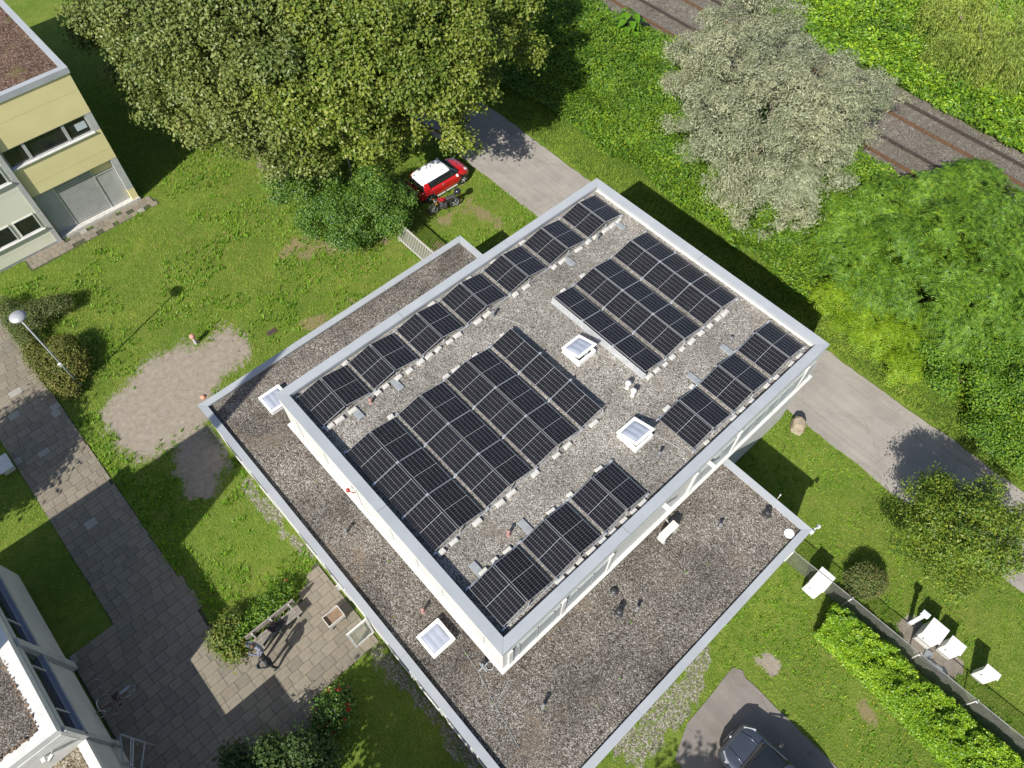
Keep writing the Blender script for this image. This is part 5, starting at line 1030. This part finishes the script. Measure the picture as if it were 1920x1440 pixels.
GRNB2 = leaf_mat('fresh_shrub_leaf', [(.07,.13,.018),(.11,.18,.022),(.17,.22,.03),(.26,.24,.06)], .5, .3, .4)
tree('shrub', 'fresh green shrub at the end of the bench where the persons stand', 'shrub', [(-6.9,8.9,.45,.5),(-6.85,8.3,.35,.4),(-6.4,9.2,.35,.45)], (-6.8,8.8,0), .04, 5500, (.08,.14), (.5,.8), GRNB2, None, .16, 14, .5, .6, barkm=TWIG, crown='foliage', trunk='stem')
# trees outside the picture that throw their shade into it
tree('street_tree', 'round green tree shading the slab path', 'tree', [(-15.9,20.6,6,1.5),(-15.2,21.6,5.6,1.1),(-16.6,19.6,5.4,1.2),(-15.3,19.7,5.2,1.1)], (-16,20.6,0), .14, 9000, (.16,.28), (.7,1), PL2, 'trees beyond the yard')
tree('street_tree', 'green tree shading the lawn below the glass door', 'tree', [(-9.6,-.4,5.0,1.1),(-9.2,.8,5.4,1.1),(-9.9,-2.0,5,1.3),(-8.6,-3.2,5,1.2)], (-9.5,-1.2,0), .14, 10000, (.16,.28), (.7,1), PL2, 'trees beyond the yard')
tree('street_tree', 'green tree shading the driveway', 'tree', [(-4.2,-9.8,5.6,1.0),(-3.9,-10.9,5.8,.9),(-5.0,-10.4,6,1.0)], (-4.3,-10.4,0), .14, 7000, (.16,.28), (.7,1), PL2, 'trees beyond the yard')

# ------------------------------------------------------------------ lawn blades, weeds, bank cover, fallen leaves
def free(x, y):
    f = ~((x > AX0-.02) & (x < AX1+.02) & (y > AY0-.02) & (y < .1)) & ~((x > AX0-.02) & (x < LX) & (y > 0) & (y < LY)) & ~((x > AX0-.02) & (x < AX2+.02) & (y > LY-.1) & (y < AY1+.02))
    f &= ~((x > 18.78) & (x < 23.0)) & ~((x < -7.14) & (x > -10.0) & (y > 9.5)) & ~inpoly(x, y, PLZ) & ~((x > 3.2) & (x < 7.35) & (y < -5.62))
    f &= ~((x < YX+.05) & (y > YF-.9) & (x > -4.6)) & ~((x < WX+.3) & (y < 17)); return f
def blades(name, label, region, dens, L, Wd, m, keepf, lean=.9, clumps=0):
    x0,x1,y0,y1 = region; n = int((x1-x0)*(y1-y0)*dens); x = rng.uniform(x0,x1,n); y = rng.uniform(y0,y1,n); k = free(x,y)&keepf(x,y); x, y = x[k], y[k]; n = len(x)
    if clumps: x = np.repeat(x, clumps); y = np.repeat(y, clumps); n = len(x); x = x+rng.normal(size=n)*.03; y = y+rng.normal(size=n)*.03
    a = rng.uniform(0, 6.283, n); l = rng.uniform(*L, n)*(.6+.8*fbm(x,y,.9,31)); w = rng.uniform(*Wd, n); ln_ = rng.uniform(.3,1,n)*lean
    z = gz(x,y); d = np.stack([np.cos(a), np.sin(a)],1); s = np.stack([-d[:,1], d[:,0]],1)*w[:,None]*.5; b = np.stack([x,y],1)
    V = np.empty((n,3,3)); V[:,0,:2] = b-s; V[:,1,:2] = b+s; V[:,0,2] = V[:,1,2] = z; V[:,2,:2] = b+d*(l*ln_)[:,None]; V[:,2,2] = z+l*np.sqrt(np.maximum(1-ln_**2,.08))
    o = fast(name, V.reshape(-1,3), np.arange(3*n).reshape(n,3), m); return tag(o, label, kind='stuff')
GRA = leaf_mat('grass_blade', [(0.125,0.251,0.025),(0.205,0.354,0.034),(0.295,0.412,0.051),(0.429,0.458,0.112)], .6, .35, .25, .5)
GRB = leaf_mat('weed_leaf', [(0.112,0.246,0.019),(0.169,0.332,0.022),(0.245,0.397,0.032)], .5, .3, .35, .6)
nod = lambda x, y: (rng.random(x.shape)*.75+.12 > dirt_mask(x,y))&(rng.random(x.shape) > brown_mask(x,y)*.8)&(rng.random(x.shape) > gravel_mask(x,y)*.8)
blades('grass', 'short green lawn around the buildings', (-16,18.7,14,47), 330, (.06,.13), (.012,.028), GRA, nod)
blades('grass', 'short lawn below and beside the annex', (-7.2,18.7,-15,14), 360, (.05,.12), (.012,.026), GRA, nod)
STRAW = leaf_mat('straw_blade', [(.22,.20,.07),(.32,.27,.12),(.40,.34,.18)], .7, .3, .2)
blades('dry_grass', 'dry yellow grass blades mixed into the lawn', (-7,18.7,-15,40), 75, (.05,.12), (.012,.022), STRAW, lambda x, y: nod(x,y)&(fbm(x,y,.42,61)+.25*brown_mask(x,y) > .50))
blades('grass', 'grass slope along the lane below the bank', (23.2,27.5,-6,30), 230, (.06,.15), (.014,.028), GRA, lambda x, y: (x > 23.2)&(x < 25.2+2.4*fbm(x,y,.3,77)))
blades('grass', 'longer grass along the edges of the lane', (23.0,25.6,-14,45), 420, (.08,.2), (.014,.03), GRA, lambda x, y: x > 23.0+.35*fbm(x,y,1.2,3))
blades('lawn_weed', 'broad leaved weeds spread through the lawn', (-7,18.6,14,36), 16, (.10,.22), (.04,.08), GRB, lambda x, y: nod(x,y)&(fbm(x,y,.35,12) > .47), .95, 7)
blades('lawn_weed', 'broad leaved weeds in the lawn by the cabinets and hedge', (7,18.6,-15,0), 14, (.08,.17), (.03,.06), GRB, lambda x, y: nod(x,y)&(fbm(x,y,.4,13) > .45), .95, 6)
blades('lawn_weed', 'tall weeds along the slab path and shaded lawn', (-7.1,-2.4,8.8,22.6), 26, (.10,.24), (.03,.07), GRB, lambda x, y: nod(x,y)&((x < -6.4)|(fbm(x,y,.8,14) > .5)), .9, 6)
# bank: leaves of many sizes over a lumpy surface
def cover(name, label, region, dens, m, keepf, amp, L, Wd):
    x0,x1,y0,y1 = region; n = int((x1-x0)*(y1-y0)*dens); x = rng.uniform(x0,x1,n); y = rng.uniform(y0,y1,n); k = keepf(x,y); x, y = x[k], y[k]; n = len(x)
    h = amp*(fbm(x,y,.55,41)**1.6*1.3+.45*fbm(x,y,2.1,42)); z = gz(x,y)+.03+h*rng.uniform(.55,1.05,n); P = np.stack([x,y,z],1); e2 = .15
    gx_ = (fbm(x+e2,y,.55,41)-fbm(x-e2,y,.55,41))/(2*e2)*amp*1.5; gy_ = (fbm(x,y+e2,.55,41)-fbm(x,y-e2,.55,41))/(2*e2)*amp*1.5
    Nn = np.stack([-gx_,-gy_,np.ones(n)],1)+rng.normal(size=(n,3))*.45; ln = rng.uniform(*L,n)*(.7+.7*fbm(x,y,.8,44)); V, F = leaf_quads(P, Nn, ln, ln*rng.uniform(*Wd,n)); o = fast(name, V, F, m); return tag(o, label, kind='stuff')
bankk = lambda x, y: (x > 24.6+(fbm(y,x*0,.35,5)-.35)*2.6)&(x < 34.6+(fbm(y,x*0,.6,6)-.5)*1.4)
cover('ground_cover', 'dense green ground cover on the railway bank', (23.6,35.4,-14,46), 260, IVYM, bankk, .75, (.09,.19), (.5,.8))
cover('ground_cover', 'yellow green leaves scattered through the bank cover', (24,34.5,-14,44), 40, YELG, lambda x, y: bankk(x,y)&(fbm(x,y,.4,17) > .5), .82, (.09,.17), (.5,.8))
cover('ground_cover', 'bright green ground cover beyond the railway tracks', (41.2,66,-4,46), 60, HEDG, lambda x, y: (x > 41.6+(fbm(y,x*0,.6,7)-.5)*1.2)&(fbm(x,y,.3,19) > .40), .8, (.13,.26), (.5,.8))
cover('ground_cover', 'mid green ground cover beyond the railway tracks', (41.2,66,-4,46), 110, IVYM, lambda x, y: (x > 41.6+(fbm(y,x*0,.6,7)-.5)*1.2), .7, (.13,.26), (.5,.8))
def litter(name, label, region, n, m, keepf, zf, L=(.05,.12)):
    x0,x1,y0,y1 = region; x = rng.uniform(x0,x1,n); y = rng.uniform(y0,y1,n); k = keepf(x,y); x, y = x[k], y[k]; P = np.stack([x,y,zf(x,y)],1); ln = rng.uniform(*L,len(x)); V, F = leaf_quads(P, rng.normal(size=P.shape)*.25+[0,0,1], ln, ln*.45); o = fast(name, V, F, m); return tag(o, label, kind='stuff')
DRY = leaf_mat('dry_leaf', [(.30,.17,.07),(.38,.26,.12),(.24,.12,.05),(.45,.36,.2)], .8, .1, .2)
litter('fallen_leaves', 'dry fallen leaves on the lawn near the plane trees', (0,18,17,36), 2600, DRY, lambda x,y: free(x,y)&(fbm(x,y,.4,23) > .42), lambda x,y: gz(x,y)+.07)
litter('fallen_leaves', 'dry leaves gathered along the lower roof walls', (-2.0,11.8,13.4,16.4), 420, DRY, lambda x,y: fbm(x,y,.9,27) > .45, lambda x,y: x*0+ZG0+.015, (.04,.09))
litter('fallen_leaves', 'small brown leaves along the foot of the upper wall', (-.9,12,-.9,.0), 200, DRY, lambda x,y: rng.random(x.shape) < np.exp(-np.abs(y+.05)*4), lambda x,y: x*0+ZG0+.015, (.03,.07))
YFL = leaf_mat('yellow_petal', [(.60,.42,.01),(.66,.5,.03)], .6, .2)
litter('dandelion', 'tiny yellow flowers in the lawn by the hedge', (7.4,10.6,-14,-6.3), 130, YFL, free, lambda x,y: x*0+.1, (.04,.07))
litter('moss_tuft', 'small green moss tufts on the roof gravel', (-2,12,-4,13), 90, GRB, lambda x,y: (x < -.2)|(y < -.2), lambda x,y: x*0+ZG0+.03, (.06,.14))

# ------------------------------------------------------------------ people
def person(label, loc, rz, J, cols, hair, items=None):
    """one continuous skinned figure from a joint tree; face, fingers and hair are added to it"""
    names = ['pelvis','spine','chest','neck','head','crown','shl','ell','wrl','hal','shr','elr','wrr','har','hil','knl','anl','tol','hir','knr','anr','tor']
    par = dict(spine='pelvis',chest='spine',neck='chest',head='neck',crown='head',shl='chest',ell='shl',wrl='ell',hal='wrl',shr='chest',elr='shr',wrr='elr',har='wrr',hil='pelvis',knl='hil',anl='knl',tol='anl',hir='pelvis',knr='hir',anr='knr',tor='anr')
    rad = dict(pelvis=(.15,.11),spine=(.145,.105),chest=(.155,.11),neck=(.058,.058),head=(.088,.098),crown=(.07,.08),shl=(.078,.078),shr=(.078,.078),ell=(.05,.05),elr=(.05,.05),wrl=(.034,.034),wrr=(.034,.034),hal=(.042,.02),har=(.042,.02),hil=(.10,.10),hir=(.10,.10),knl=(.066,.066),knr=(.066,.066),anl=(.045,.045),anr=(.045,.045),tol=(.045,.03),tor=(.045,.03))
    me = bpy.data.meshes.new('person'); me.from_pydata([J[n_] for n_ in names], [(names.index(a), names.index(b)) for b, a in par.items()], [])
    o = bpy.data.objects.new('tmp', me); COL.objects.link(o); md = o.modifiers.new('skin','SKIN'); md.use_smooth_shade = True
    for i, n_ in enumerate(names): me.skin_vertices[0].data[i].radius = rad[n_]
    me.skin_vertices[0].data[0].use_root = True
    sd = o.modifiers.new('s','SUBSURF'); sd.levels = 2; sd.render_levels = 2
    dg = bpy.context.evaluated_depsgraph_get(); dg.update(); body = bpy.data.meshes.new_from_object(o.evaluated_get(dg)); bpy.data.objects.remove(o)
    segs = [(a, b) for b, a in par.items()]
    def near(p):
        best = (9e9, None)
        for a, b in segs:
            A_, B_ = Vector(J[a]), Vector(J[b]); d_ = B_-A_; q = max(0, min(1, (p-A_).dot(d_)/d_.length_squared)); dist = (p-(A_+d_*q)).length
            if dist < best[0]: best = (dist, b, q)
        return best[1], best[2]
    bm = bmesh.new(); bm.from_mesh(body)
    for f_ in bm.faces:
        b, q = near(f_.calc_center_median())
        if b in ('spine','chest','shl','shr') or (b in ('ell','elr') and q < cols['sleeve']) or (b in ('wrl','wrr') and cols['sleeve'] > 1 and q < .8): f_.material_index = 0
        elif b in ('hil','hir','knl','knr') or (b in ('anl','anr') and q < .92): f_.material_index = 1
        elif b in ('tol','tor','anl','anr'): f_.material_index = 3
        else: f_.material_index = 2
        f_.smooth = True
    extra = MB()
    for s_ in ('l','r'):     # five fingers, thumb from the side of the palm
        h, w = Vector(J['ha'+s_]), Vector(J['wr'+s_]); d_ = (h-w).normalized(); up = Vector((0,0,1)) if abs(d_.z) < .9 else Vector((1,0,0)); sd_ = d_.cross(up).normalized(); dn = d_.cross(sd_).normalized()*(1 if d_.cross(sd_).z < 0 else -1)
        for k, (off, ln_) in enumerate(((-.030,.062),(-.010,.074),(.011,.070),(.031,.054))):
            b0 = h+sd_*off-d_*.008; extra.tube([b0, b0+d_*ln_*.45+dn*.006, b0+d_*ln_*.75+dn*.022, b0+d_*ln_*.9+dn*.045], [.0095,.009,.0082,.007], 6, 2)
        b0 = w.lerp(h,.45)-sd_*.03; extra.tube([b0, b0+d_*.03-sd_*.025, b0+d_*.06-sd_*.03+dn*.015], [.011,.010,.008], 6, 2)
    hd, cr = Vector(J['head']), Vector(J['crown']); upv = (cr-hd).normalized(); fw = Vector(cols.get('look', (1,0,0))).normalized(); fw = (fw-upv*fw.dot(upv)).normalized(); lf = upv.cross(fw)
    extra.tube([hd+fw*.095+upv*.035, hd+fw*.118+upv*.005, hd+fw*.098-upv*.006], [.008,.015,.010], 6, 2)
    for s_ in (1,-1): extra.tube([hd+lf*s_*.085-fw*.01+upv*.025, hd+lf*s_*.10-fw*.012+upv*.01, hd+lf*s_*.088-upv*.02], [.012,.016,.008], 6, 2); extra.tube([hd+lf*s_*.033+fw*.090+upv*.036, hd+lf*s_*.033+fw*.101+upv*.036], [.012,.009], 8, 4)
    extra.tube([hd+fw*.092-upv*.04-lf*.022, hd+fw*.099-upv*.042, hd+fw*.092-upv*.04+lf*.022], [.005,.008,.005], 6, 5)
    vs = [bm.verts.new(v) for v in extra.v]; bm.verts.ensure_lookup_table()
    for f_, mi in zip(extra.f, extra.m):
        try: q = bm.faces.new([vs[i] for i in f_]); q.material_index = mi; q.smooth = True
        except ValueError: pass
    bm.to_mesh(body); bm.free(); body.name = 'person'; body.materials.clear()
    for m in (cols['top'], cols['legs'], SKIN, cols['shoes'], EYE, LIP): body.materials.append(m)
    p = link('person', body, None, loc); p.rotation_euler.z = rz; tag(p, label, 'person')
    bm = bmesh.new(); bmesh.ops.create_icosphere(bm, subdivisions=3, radius=1); hm = hd.lerp(cr, .55)-fw*.012
    for v in list(bm.verts):
        if v.co.z < -.25 and v.co.x > -.2: bm.verts.remove(v)
    for v in bm.verts:
        q = v.co.copy(); n_ = 1+.06*noise.noise(q*5); v.co = hm+(fw*q.x*.108+lf*q.y*.098+upv*q.z*.098)*n_
    hme = bpy.data.meshes.new('hair'); bm.to_mesh(hme); bm.free(); hme.materials.append(hair); hme.polygons.foreach_set('use_smooth', [True]*len(hme.polygons)); link('hair', hme, p)
    mb = MB(); cpt = Vector(J['neck'])*.75+Vector(J['chest'])*.25; mb.lathe(tuple(cpt), [(.075,-.03),(.082,0),(.07,.02)], 14); lpart('collar', mb, cols['top'], p, smooth=True)
    return p
SKIN = mat('skin', (.50,.28,.19), (.44,.24,.16), .55, 8); EYE = plain('eye_dark', (.02,.015,.012), .2); LIP = plain('lip', (.38,.15,.12), .5)
BRH = mat('brown_hair', (.085,.042,.022), (.05,.025,.014), .55, 30); DKH = mat('dark_hair', (.022,.015,.012), (.035,.022,.016), .5, 30)
GSH = mat('grey_blue_shirt', (.155,.17,.225), (.115,.125,.17), .85, 14); NVY = mat('navy_shirt', (.006,.008,.013), (.010,.013,.02), .85, 14)
JEA = mat('light_jeans', (.19,.29,.40), (.13,.21,.31), .85, 12); DJE = mat('dark_jeans', (.035,.055,.095), (.05,.075,.12), .85, 12)
base = dict(pelvis=(0,0,.94),spine=(.01,0,1.12),chest=(.04,0,1.33),neck=(.06,0,1.49),head=(.11,0,1.60),crown=(.11,0,1.70),
            hil=(0,.10,.88),knl=(.03,.11,.48),anl=(-.01,.12,.09),tol=(.15,.14,.05),hir=(0,-.10,.88),knr=(.03,-.11,.48),anr=(-.01,-.12,.09),tor=(.15,-.14,.05))
J2 = dict(base, shl=(.04,.19,1.40),ell=(.06,.25,1.13),wrl=(.27,.14,1.07),hal=(.35,.09,1.09),shr=(.04,-.19,1.40),elr=(.06,-.25,1.13),wrr=(.27,-.14,1.07),har=(.35,-.09,1.09))
J2.update(anl=(-.05,.13,.09), tol=(.11,.16,.05), anr=(.05,-.12,.09), tor=(.21,-.14,.05))
p2 = person('person in dark navy shirt and jeans holding a black controller', (-6.05,6.76,.03), R_(172), J2, dict(top=NVY, legs=DJE, shoes=plain('white_shoe', (.6,.6,.58), .6), sleeve=.75, look=(1,0,-.5)), DKH)
J1 = dict(base, shl=(.04,.19,1.40),ell=(.22,.28,1.24),wrl=(.34,.12,1.36),hal=(.36,.03,1.41),shr=(.04,-.19,1.40),elr=(.14,-.40,1.30),wrr=(.24,-.26,1.48),har=(.22,-.17,1.54))
J1.update(hil=(.02,.10,.88), knl=(.16,.13,.50), anl=(.24,.14,.09), tol=(.40,.15,.05))
p1 = person('person in grey blue shirt and light jeans shading the face beside the bench', (-6.05,7.42,.03), R_(190), J1, dict(top=GSH, legs=JEA, shoes=plain('pale_shoe', (.5,.5,.48), .6), sleeve=2, look=(1,.1,-.3)), BRH)
t = thing('remote_controller', 'black remote controller held by the person in navy', 'controller', (-6.44,6.81,1.13), None, R_(172))
lpart('body', MB().obox((0,0,0),(.12,.17,.05),(0,-.4,0)), DARK, t, bevel=.015); lpart('screen', MB().obox((-.005,0,.03),(.09,.14,.004),(0,-.4,0)), BLACKGLASS, t); lpart('antenna', MB().tube([(.05,.05,.03),(.12,.06,.09)], .008, 5).tube([(.05,-.05,.03),(.12,-.06,.09)], .008, 5), DARK, t)
